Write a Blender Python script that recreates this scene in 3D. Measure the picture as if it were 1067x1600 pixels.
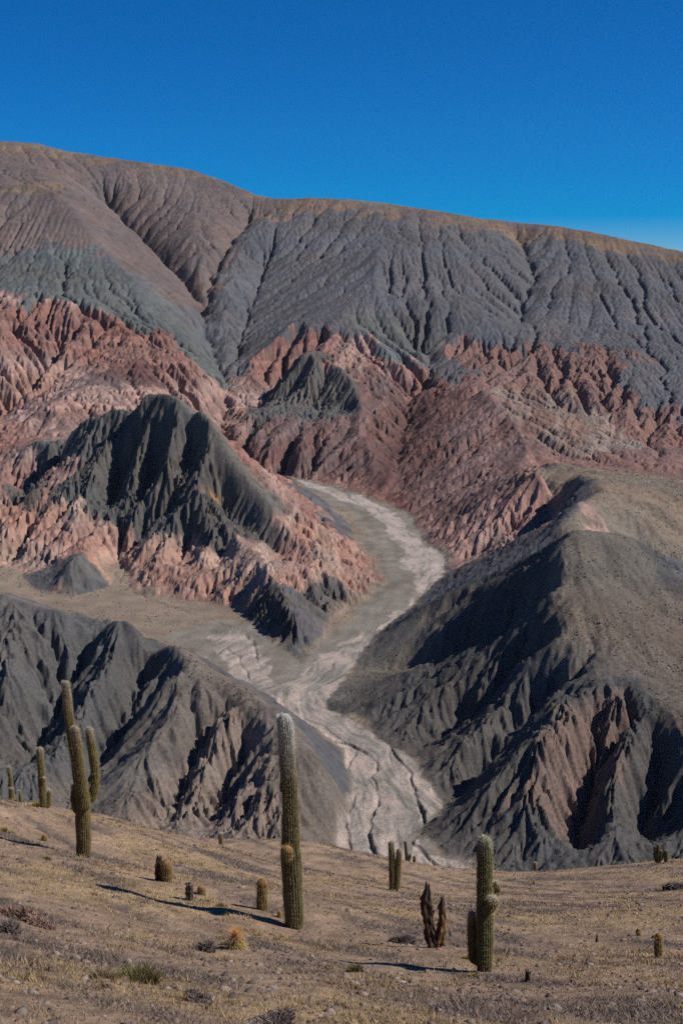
import bpy, math, random
import numpy as np
from mathutils import Vector
for o in list(bpy.data.objects): bpy.data.objects.remove(o)
R = math.radians
scene = bpy.context.scene
C = scene.collection
# ------------------------------------------------------------------ camera
PITCH = 8.3
cam_data = bpy.data.cameras.new('camera'); cam = bpy.data.objects.new('camera', cam_data); C.objects.link(cam)
cam.location = (0, 0, 0); cam.rotation_euler = (R(90 - PITCH), 0, 0)
cam_data.sensor_fit = 'VERTICAL'; cam_data.sensor_height = 24.0
cam_data.lens = 12.0 / (800.0 / 2198.0)
cam_data.clip_start = 0.2; cam_data.clip_end = 30000
scene.camera = cam
# ------------------------------------------------------------------ sky and sun
SUN_AZ, SUN_EL = 96.0, 44.0         # azimuth from the view direction towards the right
world = bpy.data.worlds.new('World'); scene.world = world; world.use_nodes = True
wn = world.node_tree.nodes; wl = world.node_tree.links
bg = wn['Background']; sky = wn.new('ShaderNodeTexSky'); sky.sky_type = 'NISHITA'; sky.sun_disc = False
sky.sun_elevation = R(SUN_EL); sky.sun_rotation = R(SUN_AZ)
sky.altitude = 3200; sky.air_density = 1.0; sky.dust_density = 0.0; sky.ozone_density = 4.0
hs = wn.new('ShaderNodeHueSaturation'); hs.inputs['Saturation'].default_value = 1.9; hs.inputs['Hue'].default_value = .511
wl.new(sky.outputs[0], hs.inputs['Color']); wl.new(hs.outputs[0], bg.inputs[0]); bg.inputs[1].default_value = 0.078
sun_d = bpy.data.lights.new('sun', 'SUN'); sun_o = bpy.data.objects.new('sun', sun_d); C.objects.link(sun_o)
sun_d.energy = 5.0; sun_d.angle = R(0.53); sun_d.color = (1.0, 0.95, 0.87)
_sd = Vector((math.sin(R(SUN_AZ)) * math.cos(R(SUN_EL)), math.cos(R(SUN_AZ)) * math.cos(R(SUN_EL)), math.sin(R(SUN_EL))))
sun_o.rotation_euler = _sd.to_track_quat('Z', 'Y').to_euler()
scene.view_settings.view_transform = 'Standard'; scene.view_settings.look = 'None'
scene.view_settings.exposure = 0.2; scene.view_settings.gamma = 1.0
scene.cycles.use_denoising = False; scene.cycles.use_adaptive_sampling = False; scene.cycles.volume_bounces = 2; scene.cycles.max_bounces = 5; scene.cycles.diffuse_bounces = 3
f32 = np.float32
CALM = [([(-641.5, 2050), (-548.3, 2020), (-487.6, 2000), (-449.4, 1975), (-403.7, 1930), (-356.0, 1890), (-316.1, 1860), (-278.8, 1840), (-246.0, 1815), (-222.8, 1795)], 9, 0.5), ([(-222.8, 1795), (-196.9, 1780), (-171.4, 1765), (-156.6, 1740), (-142.1, 1715), (-126.4, 1690), (-109.7, 1668), (-89.2, 1640), (-78.2, 1612)], 15, 0.75), ([(-1620.6, 4400), (-1315.1, 4350), (-1015.6, 4300), (-901.5, 4300), (-816.4, 4250), (-658.4, 4200), (-430.2, 4150), (-334.4, 4100), (-237.7, 4000), (-182.0, 3950), (-23.4, 3900), (114.0, 3850), (278.4, 3750), (373.9, 3700), (482.9, 3650), (589.2, 3600), (676.7, 3550), (823.9, 3450), (1061.1, 3300), (1284.9, 3300)], 90, 0.7), ([(-462.3, 1200), (-363.8, 1150), (-274.5, 1110), (-239.6, 1090), (-207.4, 1080), (-191.7, 1070), (-164.3, 1060), (-145.8, 1050), (-126.5, 1030), (-85.0, 990), (-59.7, 955), (-40.6, 925), (-13.8, 875), (2.6, 838), (0.6, 808)], 18, 0.6), ([(63.6, 1285), (96.8, 1255), (128.3, 1225), (158.6, 1200), (184.0, 1170), (199.2, 1165), (247.5, 1190), (269.3, 1150), (274.6, 1110), (304.5, 1060), (362.2, 1010)], 18, 0.6), ([(184.0, 1170), (174.2, 1128), (165.5, 1095), (156.7, 1060), (154.4, 1022), (160.4, 992), (168.5, 970), (180.0, 958), (200.3, 948), (208.1, 932), (214.5, 902), (218.0, 868), (239.3, 820), (291.6, 800)], 14, 0.5), ([(-1424.4, 3850), (-1123.2, 3700), (-842.3, 3550), (-756.6, 3520), (-671.4, 3440), (-601.4, 3300), (-516.3, 3130), (-426.2, 2980), (-348.4, 2880), (-285.7, 2830)], 70, 0.5), ([(-17.4, 2860), (-47.3, 2720), (-78.2, 2640), (-16.0, 2610), (16.7, 2540), (27.4, 2460), (31.0, 2390), (39.9, 2270), (66.5, 2120)], 25, 0.6), ([(243.9, 1740), (260.2, 1690), (276.1, 1610), (285.0, 1510), (238.8, 1430), (219.1, 1390)], 16, 0.6)]
CARVES = [([(-647.7, 3950), (-526.1, 3700), (-426.1, 3480), (-343.8, 3280), (-300.4, 3130)], 38, 34), ([(-95.5, 2231.2), (-155.3, 2290), (-185.3, 2370), (-210.1, 2450), (-209.4, 2600), (-224.4, 2730), (-257.4, 2870), (-290.5, 2990), (-301.3, 3110), (-303.8, 3200), (-302.3, 3400), (-275.8, 3600), (-246.5, 3800)], 34, 28), ([(447.3, 3620), (448.9, 3320), (368.4, 3010)], 14, 40), ([(-247.6, 1575), (-245.2, 1620), (-239.3, 1672), (-236.3, 1722), (-236.2, 1762)], 5, 10), ([(-139.9, 1680), (-113.7, 1610), (-74.5, 1560), (-44.1, 1500)], 8, 14), ([(-196.9, 1075), (-206.9, 1020), (-215.9, 970), (-219.5, 905)], 10, 14), ([(-139.5, 1055), (-146.6, 1055), (-148.8, 1000), (-155.3, 980), (-169.0, 935), (-176.4, 880), (-177.8, 825)], 6, 12), ([(-94.4, 932), (-105.2, 890), (-114.4, 858), (-115.8, 818)], 4, 8), ([(-70.6, 905), (-78.3, 868), (-87.2, 828)], 4, 8), ([(171.6, 1168), (144.1, 1215), (107.3, 1240)], 9, 12), ([(159.6, 1105), (134.6, 1150), (94.4, 1180), (47.9, 1185)], 10, 14), ([(152.5, 1040), (125.4, 1045), (90.6, 1035), (55.3, 1008)], 13, 14), ([(146.2, 985), (120.7, 962), (92.5, 940), (71.4, 905)], 10, 12), ([(170.5, 928), (161.5, 893), (152.9, 866), (141.7, 822)], 4, 9), ([(207.1, 905), (195.1, 865), (182.7, 822)], 5, 10), ([(131.4, 2720), (122.1, 2520), (91.8, 2270), (91.1, 2060)], 14, 22), ([(-528.3, 2700), (-548.9, 2560), (-559.9, 2400), (-595.7, 2280)], 14, 24), ([(223.4, 1610), (182.8, 1545), (139.8, 1580)], 8, 12), ([(256.6, 1770), (268.7, 1730), (255.1, 1690), (223.4, 1610)], 20, 18)]
FA, FB = -366.0, 0.045
LINES = [[(-1620.6, 4400, 556.7), (-1315.1, 4350, 522.3), (-1015.6, 4300, 490.4), (-901.5, 4300, 484.9), (-816.4, 4250, 457.2), (-658.4, 4200, 430.1), (-430.2, 4150, 396.2), (-334.4, 4100, 359.4), (-237.7, 4000, 310.7), (-182.0, 3950, 296.5), (-23.4, 3900, 296.1), (114.0, 3850, 278.9), (278.4, 3750, 247.1), (373.9, 3700, 227.6), (482.9, 3650, 219.8), (589.2, 3600, 197.8), (676.7, 3550, 174.8), (823.9, 3450, 133.5), (1061.1, 3300, 72.3), (1284.9, 3300, 43.1)],
[(-95.5, 2231.2, -265.6), (-155.3, 2290, -228.4), (-185.3, 2370, -201.6), (-210.1, 2450, -177.2), (-209.4, 2600, -140.9), (-224.4, 2730, -110.9), (-257.4, 2870, -71.4), (-290.5, 2990, -27.5), (-301.3, 3110, 26.8), (-303.8, 3200, 63.0), (-302.3, 3400, 119.6), (-275.8, 3600, 189.9), (-246.5, 3800, 250.4)],
[(-647.7, 3950, 311.9), (-526.1, 3700, 211.4), (-426.1, 3480, 130.0), (-343.8, 3280, 64.6), (-300.4, 3130, 33.9)],
[(-435.3, 4020, 335.0), (-385.5, 3700, 227.6), (-355.8, 3480, 145.4), (-320.5, 3270, 78.9)],
[(-1424.4, 3850, 370.9), (-1123.2, 3700, 340.4), (-842.3, 3550, 295.8), (-756.6, 3520, 301.0), (-671.4, 3440, 268.7), (-601.4, 3300, 203.0), (-516.3, 3130, 123.9), (-426.2, 2980, 52.1), (-348.4, 2880, -13.7), (-285.7, 2830, -64.1)],
[(-809.3, 3850, 367.6), (-733.6, 3900, 358.8)],
[(-1104.8, 2950, 38.5), (-825.8, 2900, 31.4), (-685.9, 2860, 28.4), (-549.9, 2820, 15.5), (-416.4, 2770, -25.5), (-340.7, 2760, -50.1), (-289.3, 2740, -80.5), (-238.3, 2690, -119.0)],
[(-416.4, 2770, -25.5), (-377.2, 2620, -71.1), (-385.9, 2480, -106.3), (-446.6, 2380, -128.9), (-480.5, 2230, -166.4), (-499.2, 2130, -202.7)],
[(-327.2, 2750, -56.1), (-280.1, 2540, -103.2), (-246.6, 2430, -142.6)],
[(-528.3, 2700, -49.0), (-548.9, 2560, -104.0), (-559.9, 2400, -151.8), (-595.7, 2280, -185.7)],
[(-622.1, 2800, -0.8), (-622.1, 2580, -70.0), (-651.3, 2420, -120.2)],
[(-641.5, 2050, -237.4), (-548.3, 2020, -220.0), (-487.6, 2000, -206.8), (-449.4, 1975, -187.9), (-403.7, 1930, -176.6), (-356.0, 1890, -153.9), (-316.1, 1860, -134.5), (-278.8, 1840, -118.0), (-246.0, 1815, -104.9), (-222.8, 1795, -100.5)],
[(-222.8, 1795, -100.5), (-196.9, 1780, -110.9), (-171.4, 1765, -126.0), (-156.6, 1740, -145.7), (-142.1, 1715, -167.1), (-126.4, 1690, -187.9), (-109.7, 1668, -204.7), (-89.2, 1640, -220.2), (-78.2, 1612, -231.4)],
[(-78.2, 1612, -231.4), (-45.7, 1560, -255.2), (-20.2, 1535, -265.5), (11.7, 1530, -280.4)],
[(-247.6, 1575, -275.3), (-245.2, 1620, -259.0), (-239.3, 1672, -236.2), (-236.3, 1722, -211.3), (-236.2, 1762, -175.7)],
[(-306.9, 1856, -132.5), (-306.9, 1800, -171.3), (-306.4, 1745, -202.1), (-316.9, 1690, -226.9), (-306.1, 1640, -250.7), (-281.4, 1590, -272.7)],
[(-246.0, 1815, -104.9), (-248.7, 1788, -137.5), (-255.6, 1758, -167.3), (-258.1, 1722, -195.5), (-252.3, 1690, -219.1)],
[(-280.5, 1848, -137.9), (-283.2, 1805, -180.0), (-285.4, 1752, -215.0), (-284.8, 1695, -247.3)],
[(-196.9, 1780, -110.9), (-204.7, 1752, -142.7), (-210.4, 1722, -171.7), (-209.9, 1688, -203.3), (-201.6, 1640, -231.6)],
[(-186.5, 1785, -137.2), (-190.9, 1752, -174.7), (-191.9, 1706, -207.8)],
[(-386.1, 1925, -209.7), (-404.1, 1860, -245.5), (-411.4, 1740, -270.0)],
[(-392.5, 1830, -211.9), (-406.5, 1760, -228.2), (-406.8, 1690, -246.5), (-418.5, 1640, -269.8)],
[(-172.7, 1762, -127.4), (-168.7, 1715, -163.2), (-178.6, 1670, -201.1), (-150.2, 1605, -232.7), (-100.7, 1500, -255.9), (-73.0, 1390, -263.2), (-46.9, 1285, -279.7)],
[(-139.9, 1680, -221.7), (-113.7, 1610, -246.1), (-74.5, 1560, -263.9), (-44.1, 1500, -281.9)],
[(-184.8, 1655, -210.8), (-197.8, 1620, -236.3), (-197.1, 1575, -257.6), (-211.9, 1520, -281.4)],
[(-150.2, 1605, -232.7), (-149.4, 1530, -264.6), (-152.1, 1470, -285.3)],
[(-103.1, 1505, -256.7), (-112.1, 1465, -274.0), (-119.1, 1415, -292.6)],
[(-179.8, 1600, -278.2), (-177.1, 1540, -293.1)],
[(-131.5, 1570, -273.0), (-133.8, 1510, -287.4)],
[(-20.2, 1535, -265.5), (-14.2, 1430, -268.8), (-10.0, 1395, -285.2)],
[(-281.4, 1590, -272.7), (-286.9, 1495, -264.1), (-288.5, 1480, -278.2)],
[(-462.3, 1200, -219.9), (-363.8, 1150, -221.6), (-274.5, 1110, -225.4), (-239.6, 1090, -233.2), (-207.4, 1080, -233.6), (-191.7, 1070, -237.5), (-164.3, 1060, -233.3), (-145.8, 1050, -239.6), (-126.5, 1030, -247.3), (-85.0, 990, -263.7), (-59.7, 955, -265.9), (-40.6, 925, -271.0), (-13.8, 875, -281.9), (2.6, 838, -302.9), (0.6, 808, -324.1)],
[(-126.5, 1030, -247.3), (-115.6, 980, -254.0), (-113.2, 942, -260.0), (-105.8, 910, -271.0), (-114.6, 880, -279.2), (-117.6, 848, -289.8), (-119.9, 822, -301.1), (-120.9, 795, -311.0)],
[(-139.5, 1055, -258.3), (-146.6, 1055, -273.5), (-148.8, 1000, -280.9), (-155.3, 980, -288.0), (-169.0, 935, -301.2), (-176.4, 880, -309.4), (-177.8, 825, -314.5)],
[(-168.5, 1055, -235.7), (-172.1, 1000, -254.4), (-178.9, 945, -272.3), (-182.8, 895, -283.9), (-190.5, 850, -298.8)],
[(-196.9, 1075, -250.4), (-206.9, 1020, -274.2), (-215.9, 970, -293.6), (-219.5, 905, -304.8)],
[(-239.6, 1090, -233.2), (-237.3, 1010, -252.1), (-239.7, 940, -270.8), (-246.3, 880, -287.8)],
[(-84.3, 955, -265.0), (-81.5, 905, -273.9), (-89.3, 870, -284.5), (-92.5, 836, -298.0), (-92.7, 800, -312.9)],
[(-94.4, 932, -282.1), (-105.2, 890, -295.4), (-114.4, 858, -305.9), (-115.8, 818, -320.0)],
[(-70.6, 905, -291.5), (-78.3, 868, -305.1), (-87.2, 828, -319.8)],
[(-80.4, 945, -267.7), (-70.8, 898, -276.1), (-61.9, 866, -283.2), (-50.8, 835, -293.5), (-39.6, 806, -307.3)],
[(63.6, 1285, -279.7), (96.8, 1255, -250.7), (128.3, 1225, -224.5), (158.6, 1200, -201.9), (184.0, 1170, -182.7), (199.2, 1165, -179.7), (247.5, 1190, -190.2), (269.3, 1150, -213.4), (274.6, 1110, -229.6), (304.5, 1060, -254.5), (362.2, 1010, -271.5)],
[(184.0, 1170, -182.7), (174.2, 1128, -196.1), (165.5, 1095, -211.0), (156.7, 1060, -226.7), (154.4, 1022, -240.5), (160.4, 992, -250.0), (168.5, 970, -256.1), (180.0, 958, -257.5), (200.3, 948, -257.1), (208.1, 932, -259.5), (214.5, 902, -264.2), (218.0, 868, -271.1), (239.3, 820, -288.3), (291.6, 800, -308.9)],
[(154.4, 1022, -240.5), (128.6, 1035, -253.4), (92.0, 1055, -282.6), (54.0, 1082, -301.3), (18.7, 1090, -313.0)],
[(159.6, 1105, -225.9), (134.6, 1150, -267.8), (94.4, 1180, -295.7), (47.9, 1185, -307.2)],
[(152.5, 1040, -255.6), (125.4, 1045, -281.9), (90.6, 1035, -304.2), (55.3, 1008, -314.9)],
[(160.4, 992, -250.0), (134.0, 965, -267.8), (106.1, 955, -284.4), (75.4, 962, -305.2)],
[(146.2, 985, -283.8), (120.7, 962, -301.4), (92.5, 940, -314.3), (71.4, 905, -324.8)],
[(180.0, 958, -257.5), (157.6, 905, -256.4), (136.5, 890, -265.0), (118.5, 878, -278.5), (92.9, 868, -296.6), (70.3, 864, -319.9)],
[(170.5, 928, -269.6), (161.5, 893, -292.0), (152.9, 866, -313.0), (141.7, 822, -333.8)],
[(136.5, 890, -265.0), (130.6, 852, -287.0), (116.8, 815, -310.7)],
[(200.3, 948, -257.1), (191.1, 897, -267.1), (174.6, 856, -279.9), (161.6, 818, -299.7), (152.2, 785, -318.8)],
[(207.1, 905, -278.3), (195.1, 865, -304.1), (182.7, 822, -329.7)],
[(214.9, 1115, -214.8), (221.4, 1055, -233.2), (219.3, 1008, -246.8)],
[(243.9, 1740, -191.1), (260.2, 1690, -188.7), (276.1, 1610, -188.7), (285.0, 1510, -195.1), (238.8, 1430, -200.0), (219.1, 1390, -210.5)],
[(256.6, 1770, -213.1), (268.7, 1730, -228.3), (255.1, 1690, -238.7), (223.4, 1610, -246.1)],
[(562.4, 1600, -203.8), (384.2, 1570, -203.6), (330.6, 1545, -198.9), (285.0, 1510, -195.1)],
[(308.9, 1440, -210.1), (347.0, 1410, -238.6), (431.3, 1400, -256.6)],
[(174.2, 1128, -196.1), (141.9, 1150, -224.3), (107.6, 1180, -252.4), (71.3, 1210, -281.8)],
[(171.6, 1168, -198.7), (144.1, 1215, -228.4), (107.3, 1240, -256.4)],
[(267.8, 1880, -201.3), (288.9, 1850, -201.5), (306.2, 1800, -209.3), (337.6, 1770, -209.9), (374.2, 1750, -216.4), (412.5, 1760, -216.0), (454.5, 1750, -221.2)],
[(233.0, 1765, -197.1), (202.3, 1755, -219.4), (164.6, 1735, -245.1), (125.2, 1715, -270.9)],
[(223.4, 1610, -246.1), (182.8, 1545, -260.0), (139.8, 1580, -283.6)],
[(164.9, 2880, -104.0), (203.1, 2690, -131.1), (255.1, 2480, -147.8), (276.7, 2280, -180.5), (288.8, 2120, -201.7), (262.7, 1990, -222.2)],
[(686.8, 1950, -275.4), (559.8, 1980, -254.0), (444.2, 2080, -240.9), (365.2, 2150, -229.2), (328.1, 2200, -219.4)],
[(352.8, 2450, -177.2), (408.8, 2450, -188.3), (483.4, 2270, -216.0), (543.4, 2230, -222.4)],
[(-210.8, 2760, -130.8), (-121.6, 2880, -54.9), (-84.1, 2940, -23.1), (-17.4, 2860, -51.9), (34.2, 2860, -51.9), (136.3, 2830, -92.0), (242.5, 2880, -58.7), (340.9, 2830, -76.8), (498.2, 2780, -75.4), (647.5, 2680, -108.9), (904.3, 2600, -140.9)],
[(-17.4, 2860, -51.9), (-47.3, 2720, -79.9), (-78.2, 2640, -84.7), (-16.0, 2610, -100.1), (16.7, 2540, -126.1), (27.4, 2460, -161.1), (31.0, 2390, -189.2), (39.9, 2270, -218.1), (66.5, 2120, -252.4)],
[(-73.7, 2555, -163.9), (-20.9, 2480, -179.4), (12.8, 2440, -187.6)],
[(-108.4, 2800, -116.3), (-132.5, 2690, -160.3), (-157.9, 2560, -191.0)],
[(131.4, 2720, -147.4), (122.1, 2520, -182.3), (91.8, 2270, -226.4), (91.1, 2060, -260.4)],
[(-182.0, 3950, 296.5), (-174.6, 3600, 174.1), (-196.1, 3400, 74.5), (-206.2, 3080, -28.4), (-213.5, 2850, -102.9)],
[(114.0, 3850, 278.9), (85.3, 3370, 118.5), (43.2, 3050, 12.7), (8.6, 2930, -33.5)],
[(373.9, 3700, 227.6), (297.3, 3290, 86.6), (244.4, 2990, -7.5)],
[(447.3, 3620, 183.0), (448.9, 3320, 87.4), (368.4, 3010, -27.7)],
[(-1400, 700, -334), (0, 700, -334), (1400, 700, -334)],
[(-1400, 400, -205), (0, 400, -205), (1400, 400, -205)],
[(-1400, 130, -72), (1400, 130, -72)],
[(205, 1340, -242), (240, 1330, -250), (330, 1330, -262), (420, 1310, -275)],
[(-330, 2150, -195), (-250, 2150, -210), (-184, 2320, -200)],
[(-1912.3, 5100, 226.7), (-1551.8, 5050, 192.3), (-1198.4, 5000, 160.4), (-1063.8, 5000, 154.9), (-963.4, 4950, 127.2), (-776.9, 4900, 100.1), (-507.6, 4850, 66.2), (-394.6, 4800, 29.4), (-280.5, 4700, -19.3), (-214.8, 4650, -33.5), (-27.6, 4600, -33.9), (134.5, 4550, -51.1), (328.5, 4450, -82.9), (441.2, 4400, -102.4), (569.8, 4350, -110.2), (695.3, 4300, -132.2), (798.5, 4250, -155.2), (972.2, 4150, -196.5), (1252.1, 4000, -257.7), (1516.2, 4000, -286.9)]]
FLOOR = [(-105.5, 2269.4), (-62.3, 2140.8), (-3.1, 1917.4), (20.9, 1708.7), (40.7, 1555.4), (48.8, 1516.0), (17.4, 1413.6), (-8.6, 1370.9), (-20.0, 1283.9), (-34.8, 1210.8), (-54.9, 1258.6), (-99.9, 1383.2), (-126.8, 1411.0), (-168.7, 1434.6), (-219.3, 1461.7), (-235.6, 1540.0), (-262.5, 1630.3), (-263.9, 1596.9), (-249.1, 1486.9), (-277.7, 1448.0), (-323.9, 1475.6), (-364.5, 1564.8), (-390.7, 1583.9), (-496.7, 1571.1), (-437.0, 1375.8), (-345.8, 1395.7), (-253.6, 1351.7), (-154.7, 1258.6), (-105.3, 1162.7), (-59.7, 1121.5), (-36.9, 1067.7), (3.0, 994.3), (6.3, 920.7), (-1.4, 848.8), (-4.8, 737.3), (101.4, 737.3), (79.8, 789.4), (64.7, 814.9), (49.0, 848.8), (67.2, 894.0), (53.4, 971.1), (13.1, 1052.8), (-14.6, 1090.8), (15.1, 1222.4), (34.2, 1301.3), (69.0, 1395.7), (112.5, 1533.9), (124.9, 1623.5), (103.0, 1739.1), (93.2, 1903.5), (25.1, 2062.7), (-85.6, 2237.5)]
REG = [('brown', [(-1689.9, 4600), (-207.0, 4100), (-226.7, 3808.0), (-287.6, 3314.0), (-298.6, 3080.0), (-379.6, 2978.0), (-536.9, 3128.0), (-615.7, 3176.0), (-741.4, 3104.0), (-1182.6, 3172.0)]),
('tan', [(-293.5, 4300), (1337.2, 3900), (1104.3, 3200), (797.9, 3336.0), (655.3, 3432.0), (517.0, 3542.0), (364.6, 3604.0), (251.4, 3596.0), (110.0, 3708.0), (-22.8, 3792.0), (-173.8, 3764.0), (-233.1, 3774.0)]),
('tan', [(-1730.0, 4700), (-465.8, 4500), (-268.2, 4200), (-425.3, 4100.0), (-648.8, 4136.0), (-872.8, 4158.0), (-983.1, 4158.0), (-1515.4, 4104.0)]),
('tan', [(-864.8, 3646.0), (-795.9, 3782.0), (-728.8, 3780.0), (-728.2, 3456.0), (-823.9, 3470.0)]),
('green', [(-1156.5, 3098.0), (-739.2, 3094.0), (-654.5, 3086.0), (-570.3, 3160.0), (-450.2, 3008.0), (-349.0, 2942.0), (-268.6, 2924.0), (-206.9, 2660.0), (-234.1, 2670.0), (-289.3, 2740.0), (-341.2, 2764.0), (-416.7, 2772.0), (-551.1, 2826.0), (-686.4, 2862.0), (-1101.1, 2940.0)]),
('red', [(-1095.2, 2924.0), (-686.4, 2862.0), (-551.1, 2826.0), (-416.7, 2772.0), (-341.2, 2764.0), (-289.3, 2740.0), (-227.1, 2658.0), (-199.5, 2778.0), (-121.5, 2878.0), (-86.7, 2936.0), (-17.3, 2846.0), (34.3, 2868.0), (136.2, 2828.0), (242.9, 2884.0), (340.9, 2830.0), (498.9, 2784.0), (645.6, 2672.0), (874.2, 2512.0), (686.3, 1950), (488.8, 2000), (312.1, 1860), (263.5, 1850), (275.3, 1640), (245.6, 1600), (227.0, 1440), (184.5, 1500), (134.5, 1560), (92.9, 1896.0), (25.1, 2064.0), (-96.2, 2246.0), (-27.0, 1756.0), (41.0, 1512.0), (4.2, 1392.0), (-97.6, 1368.0), (-227.0, 1468.0), (-389.8, 1580.0), (-576.6, 1496.0)]),
('maroon', [(32.8, 2732.0), (131.0, 2710.0), (257.5, 2504.0), (289.7, 2126.0), (262.9, 1992.0), (198.9, 1760.0), (127.1, 1764.0), (63.1, 2070.0), (-55.3, 2260.0), (-174.2, 2336.0), (-128.1, 2480.0), (7.2, 2420.0)]),
('redright', [(136.2, 2828.0), (242.9, 2884.0), (340.9, 2830.0), (498.9, 2784.0), (645.6, 2672.0), (874.2, 2512.0), (686.3, 1950), (488.8, 2000), (312.1, 1860), (263.5, 1850), (289.7, 2126.0), (255.7, 2486.0), (202.2, 2678.0)]),
('pinktan', [(273.5, 2548.0), (375.7, 2618.0), (443.7, 2460.0), (483.4, 2270.0), (361.9, 2160.0), (299.9, 2144.0), (280.0, 2308.0)]),
('green', [(35.4, 2966.0), (169.5, 2972.0), (211.4, 2806.0), (135.7, 2816.0), (71.8, 2810.0)]),
('grey', [(136.2, 2828.0), (190.2, 2872.0), (235.5, 2790.0), (246.7, 2634.0), (201.5, 2668.0), (157.6, 2750.0)]),
('grey', [(523.5, 2712.0), (647.5, 2680.0), (895.2, 2574.0), (801.7, 2296.0), (588.3, 2424.0), (502.6, 2476.0)]),
('blackred', [(-395.2, 2542.0), (-337.5, 2540.0), (-315.0, 2450), (-431.3, 2354.0), (-468.9, 2222.0), (-483.1, 2146.0), (-485.1, 2252.0), (-447.3, 2384.0)]),
('salmon', [(-603.8, 1794.0), (-448.0, 1830.0), (-369.0, 1696.0), (-309.3, 1668.0), (-262.8, 1664.0), (-236.6, 1612.0), (-172.2, 1600.0), (-138.7, 1554.0), (-94.0, 1526.0), (-76.6, 1610.0), (-48.6, 1666.0), (20.7, 1696.0), (46.6, 1512.0), (-8.6, 1368.0), (-97.0, 1360.0), (-224.9, 1454.0), (-387.9, 1572.0), (-519.8, 1532.0)]),
('black', [(-430.3, 1950.0), (-414.1, 1980), (-321.1, 1890), (-225.4, 1830), (-174.3, 1795), (-144.6, 1745), (-111.8, 1700), (-78.0, 1640), (-86.9, 1592.0), (-100.6, 1576.0), (-138.7, 1554.0), (-172.5, 1604.0), (-197.7, 1580.0), (-229.8, 1618.0), (-250.2, 1656.0), (-302.0, 1670.0), (-369.0, 1696.0), (-349.1, 1758.0), (-321.2, 1786.0)]),
('cap', [(-338.4, 2392.0), (-225.4, 1830), (-174.3, 1795), (-144.6, 1745), (-111.8, 1700), (-76.5, 1640), (-67.1, 1556.0), (-92.0, 1592.0), (-131.0, 1664.0), (-160.2, 1706.0), (-173.6, 1752.0), (-193.3, 1782.0), (-226.3, 1788.0)]),
('ochre', [(-181.2, 1680.0), (-149.7, 1690.0), (-152.6, 1678.0), (-174.3, 1664.0)]),
('black', [(-431.4, 1838.0), (-416.5, 1902.0), (-375.8, 1790.0), (-372.6, 1714.0), (-388.1, 1712.0)]),
('black', [(-101.9, 1384.0), (-74.6, 1396.0), (-49.0, 1346.0), (-36.8, 1286.0), (-34.9, 1214.0), (-54.9, 1258.0)]),
('grey', [(-73.5, 1400.0), (-38.5, 1304.0), (-20.2, 1294.0), (-33.8, 1216.0), (-39.0, 1278.0), (-52.3, 1350.0)]),
('black', [(-38.9, 1362.0), (-15.7, 1444.0), (12.2, 1418.0), (-8.6, 1374.0), (-24.1, 1350.0)]),
('darkgrey', [(-329.1, 1484.0), (-298.5, 1556.0), (-250.8, 1498.0), (-278.5, 1452.0)]),
('black', [(-83.3, 2812.0), (21.4, 2554.0), (31.5, 2430.0), (-14.8, 2412.0), (-92.8, 2442.0), (-167.8, 2400.0), (-138.6, 2690.0)]),
('hillgrey', [(-500.5, 1300), (-281.8, 1140), (-213.0, 1110), (-130.1, 1060), (-87.1, 1015), (-41.5, 945), (6.9, 890), (10.8, 860), (2.5, 800), (-11.3, 700), (-281.3, 700)]),
('darkgreen', [(-456.8, 1184.0), (-274.5, 1110.0), (-208.6, 1086.0), (-244.4, 1364.0), (-184.7, 1330.0), (-123.4, 1024.0), (-113.0, 948.0), (-143.2, 958.0), (-178.7, 894.0), (-188.6, 840.0), (-331.0, 838.0)]),
('pinkgrey', [(-81.7, 950.0), (-56.9, 906.0), (-36.9, 832.0), (-35.4, 796.0), (-125.5, 790.0), (-120.5, 870.0), (-99.8, 908.0)]),
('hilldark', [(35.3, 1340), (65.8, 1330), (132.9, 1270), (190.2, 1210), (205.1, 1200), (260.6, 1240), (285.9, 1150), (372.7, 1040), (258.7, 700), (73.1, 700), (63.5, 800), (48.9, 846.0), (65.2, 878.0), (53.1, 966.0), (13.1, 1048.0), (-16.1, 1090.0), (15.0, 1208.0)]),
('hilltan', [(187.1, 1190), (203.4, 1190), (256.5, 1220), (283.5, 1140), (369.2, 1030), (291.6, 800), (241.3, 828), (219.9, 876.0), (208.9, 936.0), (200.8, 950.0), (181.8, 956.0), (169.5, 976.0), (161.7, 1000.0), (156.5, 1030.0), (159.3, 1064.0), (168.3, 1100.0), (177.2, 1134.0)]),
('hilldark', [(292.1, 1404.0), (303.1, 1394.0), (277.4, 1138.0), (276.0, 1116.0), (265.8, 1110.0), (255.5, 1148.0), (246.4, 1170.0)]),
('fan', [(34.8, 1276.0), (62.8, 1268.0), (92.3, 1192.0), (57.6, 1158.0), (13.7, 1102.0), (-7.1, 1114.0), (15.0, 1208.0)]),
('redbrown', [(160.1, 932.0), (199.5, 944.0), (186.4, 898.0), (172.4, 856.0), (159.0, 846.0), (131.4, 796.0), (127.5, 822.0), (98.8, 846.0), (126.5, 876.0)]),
('ktan', [(243.0, 1745), (260.9, 1695), (276.4, 1612), (286.8, 1512), (239.8, 1432), (219.7, 1390), (268.3, 1290), (302.9, 1220), (427.2, 1200), (688.0, 1960), (486.3, 1990), (328.2, 1930), (290.9, 1890)]),
('pink', [(242.5, 1480), (252.6, 1480), (270.3, 1300), (237.3, 1300)])]
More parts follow.
